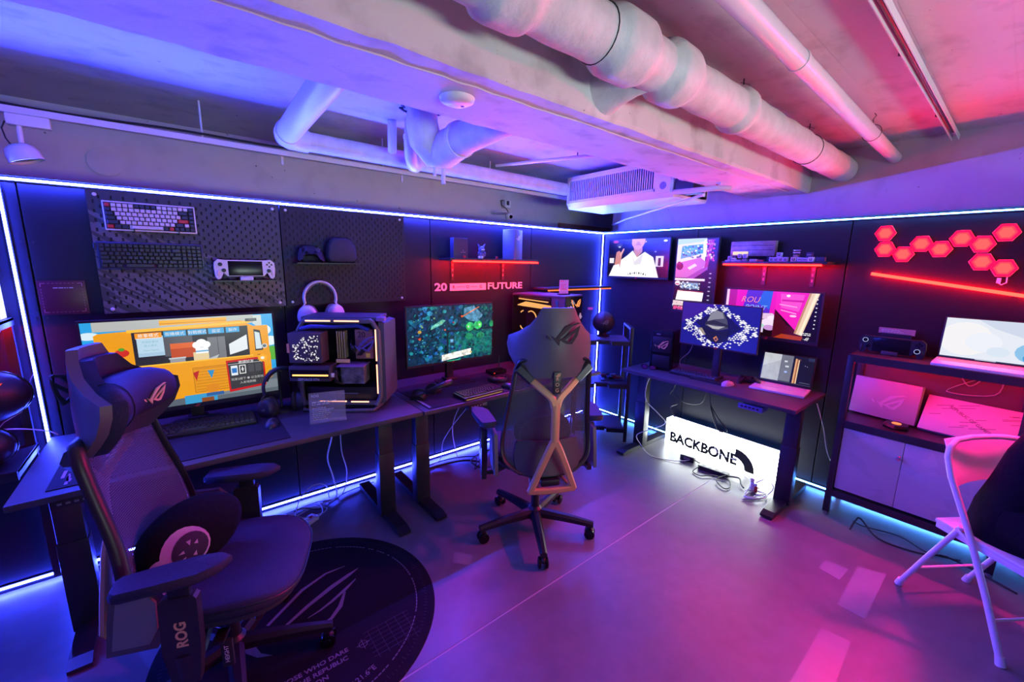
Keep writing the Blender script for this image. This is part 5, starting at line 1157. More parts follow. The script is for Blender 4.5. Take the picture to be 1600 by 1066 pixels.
for k, (x, c) in enumerate(((-1.80, KR), (-1.665, WHT), (-1.64, WHT), (-1.50, KR))):
    o = M().box(0, 0, .009, .016, .014, .018, .003).done('keycap_sample', c, loc=(x+.03, -.145, 1.598)); tag(o, ['small red key cap at the left front of the left wall shelf', 'small pale key cap left of the figurine on the wall shelf', 'second pale key cap left of the figurine on the wall shelf', 'small red key cap right of the figurine on the wall shelf'][k], 'key cap', 'loose key caps on the left wall shelf')
# wall lettering
t = T('wall_lettering', 'pale anniversary lettering with a printed bar on the left wall below the shelf', 'sign', (-1.48, -.002, 1.376))
LM = mat('pink_white_letters', (.80, .74, .74), .5)
text('20', .080, LM, t, -.465, -.001, .0, sx=1.35, bold=.0025)
M().box(-.163, -.002, 0, .34, .004, .056).done('bar', LM, t, smooth=0)
for ch, x in (('R', -.30), ('O', -.17), ('G', -.045)): text(ch, .034, BLK, t, x, -.005, .0, align='CENTER', bold=.0006)
b = M(); b.box(-.237, -.0045, 0, .08, .001, .003); b.box(-.108, -.0045, 0, .07, .001, .003); b.done('printed_dash', BLK, t, smooth=0)
text('FUTURE', .074, LM, t, .022, -.001, 0, sx=1.42, bold=.002)

# ================================================================ OPEN COMPUTER on the left desk
# local x along the open side to the right, local -y towards the viewer
a_ = -37
t = T('open_computer', 'open black computer tower with glowing gold bars, right end of the left desk', 'computer', (-2.951, -.295, .72), a_)
L_, D_, H_ = .44, .235, .52
b = M()
for x in (.0, L_):
    b.tube([(x+(.02 if x == 0 else -.02), -.03, .03), (x, -.01, .08), (x, -.005, H_-.06), (x+(.03 if x == 0 else -.03), -.01, H_-.012), (x+(.05 if x == 0 else -.05), -.015, H_)], .014, 8)
b.box(L_/2, -.012, H_-.005, L_-.08, .03, .026, .006); b.box(L_/2, -.02, .045, L_-.04, .03, .022, .005)
b.tube([(.0, .02, .03), (.02, -.05, .012), (L_*.5, -.06, .010), (L_-.03, -.05, .012), (L_, .02, .03)], .010, 8)
b.done('front_frame', SHELL, t, smooth=50)
b = M(); b.box(L_/2, D_/2, H_+.004, L_-.02, D_-.02, .02, .006); b.done('top_panel', SHELL, t)
b = M(); b.loft([[(L_+.0, 0, .03), (L_+.03, .0, .05), (L_+.035, D_, .05), (L_+.0, D_, .03)], [(L_, 0, H_-.01), (L_+.03, 0, H_-.02), (L_+.035, D_, H_-.02), (L_, D_, H_-.01)]]); b.done('front_pillar', mat('grey_brushed', (.13, .125, .135), .4, metal=.4), t, smooth=0)
b = M(); b.box(L_+.012, .02, H_+.004, .045, .05, .022, .004); b.done('corner_block', mat('violet_plastic', (.25, .14, .3), .35), t)
M().box(L_/2, D_, H_/2+.01, L_, .01, H_-.03).done('back_tray', BLKM, t, smooth=0); M().box(.0, D_/2, H_/2+.01, .006, D_-.02, H_-.05).done('rear_panel', BLKM, t, smooth=0)
M().box(L_/2, D_/2-.005, .085, L_-.02, D_-.02, .09, .004).done('power_shroud', BLK, t)
M().box(L_/2, D_/2-.01, .015, L_-.04, D_+.02, .018, .004).done('base', BLK, t)
for args in ((.12, -.029, H_-.004, .135, .003, .007), (.275, -.029, H_-.004, .135, .003, .007), (.18, -.037, .058, .15, .003, .006), (.33, -.037, .056, .10, .003, .006)): M().box(*args).done('light_bar', E_WARM, t, smooth=0)
for z, h in ((.38, .18), (.185, .17)): M().box(L_-.012, -.021, z, .006, .003, h).done('light_bar', E_WARM, t, smooth=0)
M().box(.25, -.055, .013, .30, .003, .003).done('light_bar', emit('dim_warm', (.35, .14, .16)), t, smooth=0)
# cooler display block
p = M(); p.box(.07, -.045, .375, .175, .10, .165, .003); p = p.done('cooler_block', mat('taupe_metal', (.10, .08, .08), .35, metal=.3), t)
b = M(); random.seed(11)
for k in range(150):
    x = random.uniform(.005, .145); z = random.uniform(.305, .445)
    if (x < .04 and z > .40) or random.random() < .15: continue
    s = random.choice([.002, .0032, .005]); b.prism([(x-s, z), (x, z+s), (x+s, z), (x, z-s)], -.0955, -.0965)
b.done('dot_display', emit('dot_white', (.85, .83, .85)), p, smooth=0)
M().box(-.018, -.096, .375, .012, .004, .05).done('copper_tab', mat('copper_tab', (.6, .3, .15), .4), p, smooth=0)
for k in range(4):
    o = M(); o.box(.205+k*.013, .03, .375, .006, .05, .155, .001); o.done('memory_module', mat('gold_heat', (.55, .42, .20), .35, metal=.4), t)
M().box(.235, .0, .285, .075, .012, .02, .001).done('gold_label', GOLDP, t)
M().box(.345, .05, .375, .10, .03, .17, .002).done('board_cover', mat('rose_metal', (.32, .15, .14), .4, metal=.2), t)
text('20', .045, BLK, t, .31, .034, .43); M().box(.365, .033, .31, .025, .004, .025).done('yellow_label', mat('yellow_label', (.7, .5, .1), .5), t, smooth=0)
b = M(); b.prism([(.30, .31), (.33, .31), (.39, .38), (.36, .38)], .033, .030); b.done('slash_print', BLK, t, smooth=0)
eye(t, mat('emblem_metal', (.25, .2, .5), .25, metal=.7), .355, -.012, .385, .14, th=.006)
g = M(); g.box(.09, -.05, .235, .22, .11, .085, .005); g = g.done('graphics_card', mat('card_shroud', (.05, .04, .045), .4), t)
M().box(.09, -.106, .235, .205, .002, .045).done('card_fan_side', BLKG, g, smooth=0)
M().box(.095, -.108, .228, .19, .004, .008).done('light_bar', emit('card_light', (2.4, 1.1, .3)), g, smooth=0)
text('GEFORCE RTX', .018, MATS['white_print'], g, .025, -.1065, .203)
b = M(); b.box(.30, .0, .215, .13, .10, .10, .004); q = b.done('power_supply', mat('marbled_metal', (.18, .18, .18), .35, metal=.4, noise=.8, scale=30), t)
M().box(.295, -.01, .268, .15, .12, .006, .001).done('violet_edge', mat('violet_plastic', (.25, .14, .3), .35), q)
b = M()
for k in range(4): b.tube([(.20+k*.006, -.06, .245), (.215+k*.005, -.085, .225-.01*k), (.21+k*.006, -.07, .18), (.235+k*.005, -.04, .16)], .0035, 6)
for k in range(3): b.tube([(.275, .03, .40-k*.01), (.29, -.02, .385-k*.012), (.31, -.01, .36-k*.012), (.30, .03, .34)], .004, 6)
b.done('cables', BLK, t, smooth=60)
M().box(.205, -.088, .225, .02, .008, .022, .001).done('connector', WHT, t)
b = M(); b.tube([(.02, -.02, .47), (.08, -.03, .485), (.2, .0, .48), (.32, .02, .485), (.38, .02, .46)], .012, 10); b.done('coolant_tube', mat('blue_tube', (.04, .05, .3), .3), t, smooth=60)
b = M(); b.box(.24, -.035, .105, .16, .002, .004); b.done('fine_print', MGREY, t, smooth=0)

# acrylic info card
t = T('info_card', 'clear acrylic card with small pale lettering in front of the open computer', 'sign', (-2.90, -.585, .72), -14)
M(Matrix.Rotation(math.radians(-6), 4, 'X')).box(0, 0, .082, .175, .003, .16).done('acrylic', glassy('acrylic_violet', (.42, .40, .48), .38, .15), t, smooth=0)
M().box(0, .01, .003, .18, .05, .006).done('base', glassy('acrylic_violet', (.4, .4, .5), .4), t, smooth=0)
Rc = Matrix.Rotation(math.radians(-6), 4, 'X')
tt = text('ROG', .017, MATS['white_print'], t, 0, 0, 0, bold=.0003); tt.matrix_local = Rc @ Matrix.Translation((-.075, -.0022, .145)) @ Matrix.Rotation(PI/2, 4, 'X')
for z0, n_, hh, x1, sd in ((.112, 2, .009, .04, 1), (.080, 7, .005, .035, 2)):
    o = marks(t, MATS['white_print'], -.073, x1, z0, hh, -.0022, rows=n_, gap=.011 if n_ == 2 else .010, seed=sd); o.matrix_local = Rc

# mice
def mouse(label, loc, yaw, m, s=1.0):
    t = T('computer_mouse', label, 'mouse', loc, yaw)
    rings = []
    for k in range(13):
        u = -1+k/6; q = max(.05, (1-abs(u)**2.6)**.5); w = .031*q*(1-.10*math.sin(u*2+1)); h = .036*q*(1-.25*(u+.1)) if u > 0 else .036*q
        rings.append([(w*math.cos(a)*s, u*.061*s, max(0, h*math.sin(a))*s+.001) for a in [PI*j/12 for j in range(13)]]+[(-w*s*.5, u*.061*s, 0.0), (w*s*.5, u*.061*s, 0)])
    M().loft(rings).done('body', m, t, smooth=60)
    b = M(); b.tube([(0, .052*s, .019*s), (0, .038*s, .026*s), (0, .02*s, .032*s)], .0008, 4); b.done('button_seam', BLK, t)
    b = M(); b.cyl((-.003, .032*s, .027*s), (.003, .032*s, .027*s), .006, n=14); b.done('scroll_wheel', BLKG, t)
    return t
mouse('dark blue mouse below the black headphones on the left desk', (-3.145, -.47, .724), -20, MATS['dark_blue_plastic'])
mouse('dark mouse right of the glowing keyboard on the middle desk', (-1.745, -.66, .7195), 10, BLK)
mouse('pale lilac mouse on the right desk beside the laptop', (-.40, -1.54, .715), -100, mat('lilac_plastic', (.5, .38, .6), .35))
gamepad('dark pad-shaped controller behind the mouse on the middle desk', (-1.70, -.50, .733), (0, 0, math.radians(160)))
t = T('small_dock', 'flat dark box with a short aerial between monitor and chair on the middle desk', 'dock', (-1.58, -.30, .715))
M().box(0, 0, .02, .14, .09, .03, .005).done('case', BLKG, t); M().cyl((.05, .03, .03), (.055, .035, .13), .004, n=8).done('aerial', BLK, t); M().box(-.05, -.046, .02, .01, .002, .004).done('status_light', emit('red_dot', (2, .1, .05)), t, smooth=0)

# ================================================================ BIG COMPUTER on the middle desk
t = T('tower_computer', 'large dark computer tower with gold-lit glass side behind the middle gaming chair', 'computer', (-1.25, -.08, .715), -75)
L2, D2, H2 = .50, .30, .605
M().box(L2/2, D2/2, H2-.008, L2, D2, .016, .002).done('top_panel', mat('violet_black', (.06, .045, .07), .4), t)
M().box(L2/2, D2/2, .03, L2, D2, .06, .004).done('base', BLK, t); M().box(L2/2, D2-.004, H2/2, L2, .008, H2-.03).done('far_side_panel', BLK, t, smooth=0)
M().box(.004, D2/2, H2/2, .008, D2, H2-.03).done('rear_panel', BLK, t, smooth=0); M().box(L2/2, .20, H2/2, L2-.02, .006, H2-.1).done('inner_tray', BLKM, t, smooth=0)
M().box(L2-.06, .02, H2/2, .12, .03, H2-.03).done('side_cover', mat('violet_black', (.06, .045, .07), .4), t, smooth=0)
M().box((L2-.12)/2, .002, H2/2, L2-.12, .004, H2-.03).done('glass_panel', glassy('smoked_glass', (.02, .01, .02), .22, .05), t, smooth=0)
b = M(); b.prism([(.04, .51), (.12, .54), (.36, .52), (.385, .485), (.10, .50), (.04, .505)], .03, .02); b.done('amber_panel', E_AMBER, t, smooth=0)
b = M(); b.prism([(.05, .565), (.34, .55), (.335, .542), (.05, .557)], .03, .02); b.done('amber_line', E_AMBER, t, smooth=0)
M().box(.20, .04, .575, .30, .03, .02).done('copper_rail', mat('copper_rail', (.30, .14, .08), .4), t, smooth=0)
for c, zc in ((.09, .385), (.16, .385)):
    b = M(); b.tube([(c+.055*math.cos(a), .05, zc+.075*math.sin(a)) for a in [math.radians(-120+240*j/24) if c > .1 else math.radians(100+30*j/24) for j in range(25)]], .005, 6); b.done('fan_light_ring', E_AMBER, t, smooth=60)
b = M(); b.tube([(.10+.05*math.cos(a), .05, .345+.05*math.sin(a)) for a in [math.radians(200+120*j/16) for j in range(17)]], .005, 6); b.done('fan_light_ring', E_AMBER, t, smooth=60)
b = M(); random.seed(4)
for k in range(9): b.box(.22+.016*k, .10, .40+.02*(k % 3), .008, .04, .10, .001)
b.done('memory_and_coolers', mat('bronze_parts', (.25, .15, .1), .4, metal=.4), t)
M().box(.30, .08, .34, .05, .05, .03).done('green_light', emit('green_glow', (.05, .5, .1)), t, smooth=0); M().box(.33, .12, .45, .09, .05, .05).done('teal_block', mat('teal_parts', (.01, .10, .12), .4), t, smooth=0); M().box(.43, .003, .52, .022, .004, .10).done('teal_slot', MATS['teal_parts'], t, smooth=0)
# end face, local +x
f = M(); f.box(L2+.004, D2/2, H2/2, .008, D2-.01, H2-.02, .001); f = f.done('front_panel', BLKG, t)
Mf = Matrix.Translation((L2+.009, D2/2, H2/2)) @ Matrix.Rotation(PI/2, 4, 'Z')
b = M(Mf); random.seed(6)
for k in range(60):
    x = random.uniform(-.125, .125); z = random.uniform(-.02, .26); s = random.choice([.010, .014, .02])
    if (x > .0 and z > .15): continue
    b.prism([(x-s*1.4, z), (x, z+s), (x+s*1.4, z), (x, z-s)], 0, -.001)
b.done('diamond_print', mat('bone_print', (.42, .42, .33), .5, em=(.42, .42, .33), ems=.25), f, smooth=0)
eye(f, emit('orange_emblem', (1.3, .42, .12)), .06, 0, .235, .10, m=Mf, th=.002)
b = M(Mf); b.prism([(-.055, .27), (-.045, .27), (.015, .17), (.005, .17)], 0, -.002); b.box(-.10, -.001, .215, .012, .002, .006); b.box(-.06, -.001, .215, .012, .002, .006); b.box(-.08, -.001, .195, .05, .002, .004); b.done('amber_marks', emit('orange_emblem', (1.3, .42, .12)), f, smooth=0)
t = T('info_card', 'small pink-lit acrylic card standing on top of the large computer tower', 'sign', (-.985, -.42, 1.32), -15)
M().box(0, 0, .062, .085, .003, .115).done('acrylic', glassy('acrylic_pink', (.8, .45, .75), .55, .2), t, smooth=0); M().box(0, 0, .004, .10, .04, .008).done('base', BLKG, t, smooth=0)
marks(t, REDM, -.034, .0, .108, .012, -.0025, seed=4); marks(t, REDM, -.034, .02, .082, .007, -.0025, rows=5, gap=.010, seed=5)

# ================================================================ CORNER SHELF CONTENTS
t = T('emblem_ball', 'black ball with a faint emblem on a small stand on the corner shelf', 'ball', (-.42, -.40, .918), -45)
M().lathe([(.001, 0), (.055, 0), (.06, .006), (.035, .018), (.028, .032), (.045, .042), (.001, .042)], 28).done('stand', mat('red_black', (.03, .01, .012), .4), t)
b = M(); b.ell((0, 0, .13), (.098, .098, .098), 40, 24); b.done('ball_body', mat('ball_rubber', (.02, .016, .018), .45, bump=.3, bscale=300), t, smooth=80)
b = M(); b.tube([(.0985*math.cos(a), 0, .13+.0985*math.sin(a)) for a in [2*PI*j/40 for j in range(40)]], .0012, 5, closed=True); b.tube([(0, .0985*math.cos(a), .13+.0985*math.sin(a)) for a in [2*PI*j/40 for j in range(40)]], .0012, 5, closed=True); b.done('seam', BLKG, t)
eye(t, MGREY, 0, 0, 0, .07, m=Matrix.Translation((.0, -.096, .14)), th=.003)
t = T('small_letter_stand', 'tiny pink marker standing behind the emblem ball', 'marker', (-.50, -.30, .918), -45)
M().box(0, 0, .12, .006, .006, .24).done('stem', BLK, t, smooth=0); M().box(0, 0, .25, .045, .004, .022).done('tab', mat('pink_tab', (.7, .15, .35), .5), t, smooth=0)
t = T('tablet', 'closed thin tablet lying pink-lit on the middle board of the corner shelf', 'tablet', (-.685, -.36, .533), -30)
M().box(0, 0, .009, .20, .15, .010, .003).done('case', mat('silver_lid', (.3, .3, .34), .3, metal=.5), t)
t = T('circuit_board', 'cluster of bare circuit boards and fans on the middle board of the corner shelf', 'circuit board', (-.40, -.50, .533), -45)
M().box(0, 0, .004, .20, .20, .006).done('board', mat('pcb_blue', (.01, .015, .05), .35), t, smooth=0)
random.seed(8)
for k in range(16):
    o = M(); o.box(random.uniform(-.085, .085), random.uniform(-.085, .085), .015, random.uniform(.015, .05), random.uniform(.012, .03), random.uniform(.01, .03), .001); o.done('component', random.choice([BLKG, MGREY, KR, STEEL, mat('cobalt', (.03, .05, .35), .35)]), t)
for cx, cy in ((-.045, .04), (.05, -.045)): M().tube([(cx+.035*math.cos(a), cy+.035*math.sin(a), .036) for a in [2*PI*j/20 for j in range(20)]], .004, 6, closed=True).done('fan_ring', STEEL, t, smooth=60)
mouse('rounded dark mouse lit pink on the lowest board of the corner shelf', (-.70, -.42, .123), 60, BLK, 1.2)

# ================================================================ ON THE RIGHT DESK
t = T('mini_computer', 'small black computer case with a gold emblem at the left end of the right desk', 'computer', (-.30, -.965, .715), -75)
b = M(); b.loft([[(x*.9 if z == 0 else x, y, z) for x, y in [(-.085, -.11), (.085, -.11), (.095, -.09), (.095, .11), (-.095, .11), (-.095, -.09)]] for z in (0, .012, .30, .325)][:3]+[[(x*.9, y*.92, .33) for x, y in [(-.085, -.11), (.085, -.11), (.095, -.09), (.095, .11), (-.095, .11), (-.095, -.09)]]]); b.done('case', BLKG, t, smooth=25)
b = M(); b.box(0, -.112, .215, .15, .004, .13, .002); b.box(0, -.112, .075, .14, .004, .10, .002); b.done('front_panel', BLK, t)
eye(t, GOLDP, 0, -.115, .215, .115, th=.002); M().box(-.03, -.115, .30, .03, .002, .008).done('badge', MGREY, t, smooth=0)
t = T('smart_glasses', 'dark folded smart glasses in front of the small computer case', 'glasses', (-.47, -.93, .715), -70)
b = M()
for s in (-1, 1): b.tube([(s*.032+.026*math.cos(a), 0, .022+.018*math.sin(a)) for a in [2*PI*j/18 for j in range(18)]], .003, 6, closed=True); b.tube([(s*.06, 0, .03), (s*.062, .05, .028), (s*.055, .12, .012)], .003, 6)
b.tube([(-.008, 0, .026), (0, -.004, .03), (.008, 0, .026)], .003, 6); b.done('frame', BLKG, t, smooth=60)
for s in (-1, 1): M().ell((s*.032, 0, .022), (.024, .002, .016)).done('lens', mat('violet_lens', (.2, .03, .2), .1), t, smooth=80)
t = T('laptop', 'open laptop with a pink-lit deck and a white and dark screen on the right desk', 'laptop', (-.18, -1.81, .715), -84)
M().box(0, -.03, .008, .33, .235, .014, .003).done('deck', mat('silver_deck', (.62, .60, .64), .35, metal=.2), t); M().box(0, .005, .0155, .29, .11, .001).done('keyboard_area', mat('silver_keys', (.5, .48, .52), .45), t, smooth=0)
M().box(-.11, -.13, .0152, .05, .006, .0004).done('deck_print', MGREY, t, smooth=0)
lid = M(Matrix.Translation((0, .085, .014)) @ Matrix.Rotation(math.radians(-14), 4, 'X')); lid.box(0, .004, .115, .33, .007, .225, .003); lid = lid.done('lid', BLK, t)
sc = screen(t, .31, .20, [('#111216', R_(0, 0, 1, 1)), ('#b9bcc0', R_(0, .03, .36, 1)), ('#c9ccd0', [(0, .5), (.36, .8), (.36, 1), (0, 1)]), ('#5c5f66', R_(.36, .04, .60, 1)), ('#74777e', R_(.37, .06, .59, .98)), ('#0e0e14', R_(.60, .03, .64, .98)), ('#e8b070', R_(.64, .03, .67, .92)), ('#a86830', R_(.67, .03, .70, .92)), ('#f8d8a0', R_(.70, .03, .72, .92)), ('#5a3820', [(.66, .92), (.74, .92), (.76, .86), (.70, .88)]), ('#d8dce0', R_(.46, .56, .53, .62)), ('#d8dce0', R_(.43, .74, .49, .80)), ('#a8c0ff', R_(.46, .36, .51, .42)), ('#ffffff', C_(.84, .70, .008)), ('#ffffff', C_(.88, .68, .008)), ('#606878', R_(.78, .08, .98, .10)), ('#283048', R_(.88, .88, 1, 1)), ('#3a3c44', R_(0, 0, 1, .03))], s=1.0, noise=.1)
sc.location = (0, .085-.001+.028, .014+.115); sc.rotation_euler = (math.radians(-14), 0, 0)
t = gamepad('dark controller standing red-lit left of the laptop on the right desk', (-.20, -1.60, .735), (math.radians(12), 0, math.radians(-60)))

# ================================================================ ON THE RIGHT WALL SHELF
t = T('graphics_card_box', 'long grey graphics card standing at the back left of the right wall shelf', 'graphics card', (-.045, -1.485, 1.608), -90)
M().box(-.02, 0, .095, .31, .045, .11, .003).done('shroud', mat('grey_silver', (.28, .28, .26), .35, metal=.3, noise=.3, scale=25), t)
b = M(); b.box(-.02, -.024, .118, .29, .002, .003); b.box(-.02, -.024, .085, .29, .002, .003); b.done('groove', BLK, t, smooth=0)
M().box(-.10, -.025, .062, .11, .003, .025).done('lit_edge', emit('cream_glow', (1.0, .8, .6)), t, smooth=0)
for x in (-.14, .10): M().box(x, 0, .02, .02, .05, .04).done('support', BLK, t, smooth=0)
random.seed(12)
LIL = mat('lilac_acrylic', (.50, .42, .62), .3); CRE = mat('cream_card', (.6, .52, .45), .5)
def block(label, y, z, w, h, m, mark=None, n=1, yaw=-90, d=.03, grp='small display blocks on the right wall shelf'):
    t = T('display_block', label, 'block', (-.145, y, 1.608+z), yaw, grp)
    M().box(0, 0, h/2, w, d, h, .002).done('block_body', m, t)
    if mark == 'cap':
        M().box(0, -d/2-.001, h*.5, w*.5, .002, h*.5, .0005).done('mark', BLKM, t, smooth=0); M().box(0, -d/2-.002, h*.55, w*.25, .002, h*.25, .0005).done('mark_centre', m, t, smooth=0)
    elif mark == 'bar': M().box(0, -d/2-.001, h*.5, w*.7, .002, h*.3).done('mark', MGREY, t, smooth=0)
for y, z, w, h, m, mk, lab in [(-1.335, 0, .035, .010, LIL, None, 'flat lilac block at the left front end of the right wall shelf'), (-1.345, .010, .022, .028, LIL, 'cap', 'lilac key block on the flat base at the left end of the right wall shelf'), (-1.375, 0, .026, .026, WHT, 'bar', 'white tilted sample right of the leftmost lilac key block'),
                               (-1.415, 0, .032, .012, LIL, 'bar', 'low lilac base under the second lilac key block'), (-1.415, .024, .020, .030, LIL, 'cap', 'second lilac key block from the left on the right wall shelf'), (-1.455, 0, .034, .018, MGREY, 'bar', 'grey base under the third lilac key block'), (-1.455, .024, .024, .030, LIL, 'cap', 'third lilac key block from the left on the right wall shelf'),
                               (-1.515, 0, .050, .016, CRE, 'bar', 'low cream box in the middle of the right wall shelf'), (-1.565, 0, .035, .012, KR, None, 'low dark red sample right of the cream box'),
                               (-1.635, 0, .028, .030, LIL, 'cap', 'first of the four joined lilac key blocks on the right wall shelf'), (-1.664, 0, .028, .030, LIL, 'cap', 'second of the four joined lilac key blocks on the right wall shelf'), (-1.693, 0, .028, .030, LIL, 'cap', 'third of the four joined lilac key blocks on the right wall shelf'), (-1.722, 0, .028, .030, LIL, 'cap', 'fourth of the four joined lilac key blocks on the right wall shelf'), (-1.680, .030, .030, .032, LIL, 'cap', 'single lilac key block on top of the four joined ones'),
                               (-1.772, 0, .034, .030, CRE, 'cap', 'cream key block left of the row under the silver part'), (-1.808, 0, .032, .028, LIL, 'bar', 'lilac block between the cream key block and the white one'), (-1.840, 0, .030, .026, LIL, 'bar', 'second lilac block right of the cream key block'), (-1.872, 0, .032, .030, WHT, 'cap', 'white key block right of the lilac row'),
                               (-1.782, .030, .030, .016, MGREY, None, 'grey support under the silver cylinder part'), (-1.860, .030, .034, .030, mat('book_dark', (.03, .03, .12), .4), 'bar', 'dark blue block with a red edge above the white key block'), (-1.925, 0, .050, .030, mat('dark_blue_box', (.03, .03, .07), .5), None, 'plain dark box at the right end of the right wall shelf')]:
    if 'white tilted' in lab or True: block(lab, y, z, w, h, m, mk)
t = T('silver_cylinder', 'silver ribbed cylinder part standing above the blocks on the right wall shelf', 'machine part', (-.145, -1.785, 1.654), -90)
b = M(); b.cyl((-.022, 0, .012), (.022, 0, .012), .010, n=16); b.box(0, 0, .028, .045, .02, .008, .001); b.done('part_body', CHROME, t)

# ================================================================ BACKBONE LIGHT BOX
t = T('light_box_sign', 'glowing white light box sign with black lettering standing under the right desk', 'light box', (-.165, -.965, .0), -91.5)
Wb, Hb = .89, .235
M().box(Wb/2, .035, Hb/2, Wb, .085, Hb, .004).done('box', E_WHITE, t); M().box(Wb/2, .08, Hb/2, Wb+.004, .01, Hb+.004).done('back_plate', WHT, t, smooth=0)
BL = mat('sign_black', (.006, .007, .007), .5)
text('BACKBONE', .118, BL, t, .045, -.009, .078, bold=.0058, sx=.93)
n = 14; o1 = [(.60+.155*math.cos(a), .02+.155*math.sin(a)) for a in [math.radians(88-88*k/n) for k in range(n+1)]]; o2 = [(.60+.085*math.cos(a), .02+.085*math.sin(a)) for a in [math.radians(0+88*k/n) for k in range(n+1)]]
b = M(); b.prism(o1+o2, -.0085, -.012); b.done('arc_emblem', BL, t, smooth=0)

# ================================================================ RED LIGHT BAR AND HEXAGON PANELS
t = T('light_bar', 'slanted red light tube on the right wall below the hexagon lamps', 'light bar', (-.022, -2.17, 1.537), -90)
sl_ = -.098/.63; M().cyl((0, 0, 0), (1.25, 0, 1.25*sl_), .009, n=12).done('tube', emit('red_tube', (120, .26, .16)), t)
for x in (.05, .6, 1.15): M().box(x, .011, x*sl_, .02, .02, .016).done('clip', BLK, t, smooth=0)
HEX = [(-2.202, 1.784), (-2.213, 1.688), (-2.300, 1.657), (-2.372, 1.716), (-2.455, 1.684), (-2.532, 1.741), (-2.613, 1.708), (-2.690, 1.766), (-2.625, 1.613), (-2.708, 1.581)]
WHERE = ['top left of the zigzag', 'directly below the top left one', 'lowest of the left group', 'peak left of the middle', 'dip in the middle', 'peak right of the middle', 'joint of the three arms at the right', 'top right end of the zigzag', 'below the joint of the three arms', 'lowest right, with a plug under it']
HR = emit('hexagon_rim', (22, .008, .13)); HC = emit('hexagon_centre', (40, .145, .14)); HM = emit('hexagon_mid', (30, .06, .13))
for (y, z), w in zip(HEX, WHERE):
    t = T('hexagon_lamp', 'glowing red hexagon lamp, '+w, 'lamp', (0, y, z), -90, 'red hexagon lamps on the right wall')
    def hx(r, y0=0): return [(r*math.cos(math.radians(60*k)), r*math.sin(math.radians(60*k))) for k in range(6)]
    M().prism(hx(.051), -.004, -.012).done('back_plate', WHT, t, smooth=0)
    M().prism(hx(.0495), -.012, -.020).done('diffuser', HR, t, smooth=0)
    M().prism(hx(.038), -.020, -.0204).done('diffuser_mid', HM, t, smooth=0); M().prism(hx(.029), -.0204, -.0208).done('diffuser_centre', HC, t, smooth=0)
t = T('lamp_plug', 'small pink-lit plug and cable loop under the lowest right hexagon lamp', 'plug', (-.012, -2.70, 1.515), -90)
M().box(0, 0, 0, .016, .014, .028, .002).done('plug', WHT, t); M().tube([(0, 0, -.012), (.012, 0, -.022), (.028, 0, -.01), (.026, 0, .02)], .0028, 8).done('wire', WHT, t, smooth=60)

# ================================================================ ON AND IN THE CABINET
handheld('handheld_console', 'black handheld console with ringed sticks on top of the cabinet', (-.16, -2.345, 1.115), -90, BLK, BLKG, w=.30, h=.115, ring=emit('ring_light', (.5, .55, .9)))
t = T('console_stand', 'small dark cradle under the black handheld console', 'stand', (-.16, -2.345, 1.06), -90)
M().box(0, 0, .012, .075, .06, .022, .003).done('cradle', DGREY, t)
t = T('info_card', 'small acrylic strip with fine print behind the black handheld console', 'sign', (-.075, -2.345, 1.06), -90)
M().box(0, 0, .135, .165, .003, .035).done('acrylic', glassy('acrylic_rose', (.6, .35, .38), .6, .3), t, smooth=0); M().box(0, 0, .06, .14, .012, .12).done('holder', BLK, t, smooth=0); marks(t, MATS['white_print'], -.07, .05, .140, .006, -.003, rows=2, gap=.010, seed=6)
t = T('laptop', 'large open laptop with a bright white and blue cloud wallpaper on the cabinet', 'laptop', (-.17, -2.715, 1.06), -90)
M().box(0, -.03, .008, .36, .245, .016, .003).done('deck', MATS['silver_deck'], t); M().box(0, .02, .0165, .32, .10, .001).done('keyboard_area', mat('grey_keys', (.25, .22, .26), .45), t, smooth=0)
b = M(Matrix.Translation((0, .09, .014)) @ Matrix.Rotation(math.radians(-10), 4, 'X')); b.box(0, .004, .118, .36, .007, .236, .003); b.done('lid', BLK, t)
sc = screen(t, .345, .222, [('#e6ecf4', R_(0, 0, 1, 1)), ('#f6f4f4', C_(.25, .5, .30, 1.4)), ('#cfdaea', [(.35, 1), (.55, .80), (1, .55), (1, 1)]), ('#eef2f8', C_(.45, .45, .20, 1.2)), ('#8cc4e8', C_(.98, .30, .20, 1.2)), ('#3a9ad8', C_(1.0, .18, .13, 1.1, a0=90, a1=270)), ('#dbe8f4', C_(.62, .25, .12, 1.0)), ('#1c2c50', R_(0, 0, 1, .025)), ('#d8e0f0', R_(.40, .005, .62, .02))], s=1.0)
sc.location = (0, .09-.001+.021, .014+.118); sc.rotation_euler = (math.radians(-10), 0, 0)
t = T('white_box', 'pale box with an embossed emblem standing in the open shelf of the cabinet', 'box', (-.10, -2.35, .645), -97)
M(Matrix.Rotation(math.radians(-8), 4, 'X')).box(0, 0, .125, .32, .05, .235, .003).done('carton', mat('pale_carton', (.30, .28, .30), .35), t)
eye(t, mat('embossed_grey', (.42, .38, .42), .3), .02, 0, .12, .16, m=Matrix.Rotation(math.radians(-8), 4, 'X') @ Matrix.Translation((0, -.0255, 0)), th=.002)
t = T('gift_box', 'slanted red-lit box with line pattern and slogan in the open shelf of the cabinet', 'box', (-.19, -2.73, .650), -97)
Mg = Matrix.Rotation(math.radians(-32), 4, 'X')
M(Mg).box(0, 0.02, .115, .42, .06, .215, .003).done('carton', mat('slate_carton', (.42, .36, .40), .45), t)
e = M(Mg); random.seed(2)
for k in range(16): x = random.uniform(-.19, .12); z = random.uniform(.03, .19); l_ = random.uniform(.03, .08); e.prism([(x, z), (x+l_, z+l_*.30), (x+l_, z+l_*.30+.003), (x, z+.003)], -.010, -.0107)
e.done('line_pattern', mat('carton_lines', (.15, .12, .13), .5), t, smooth=0)
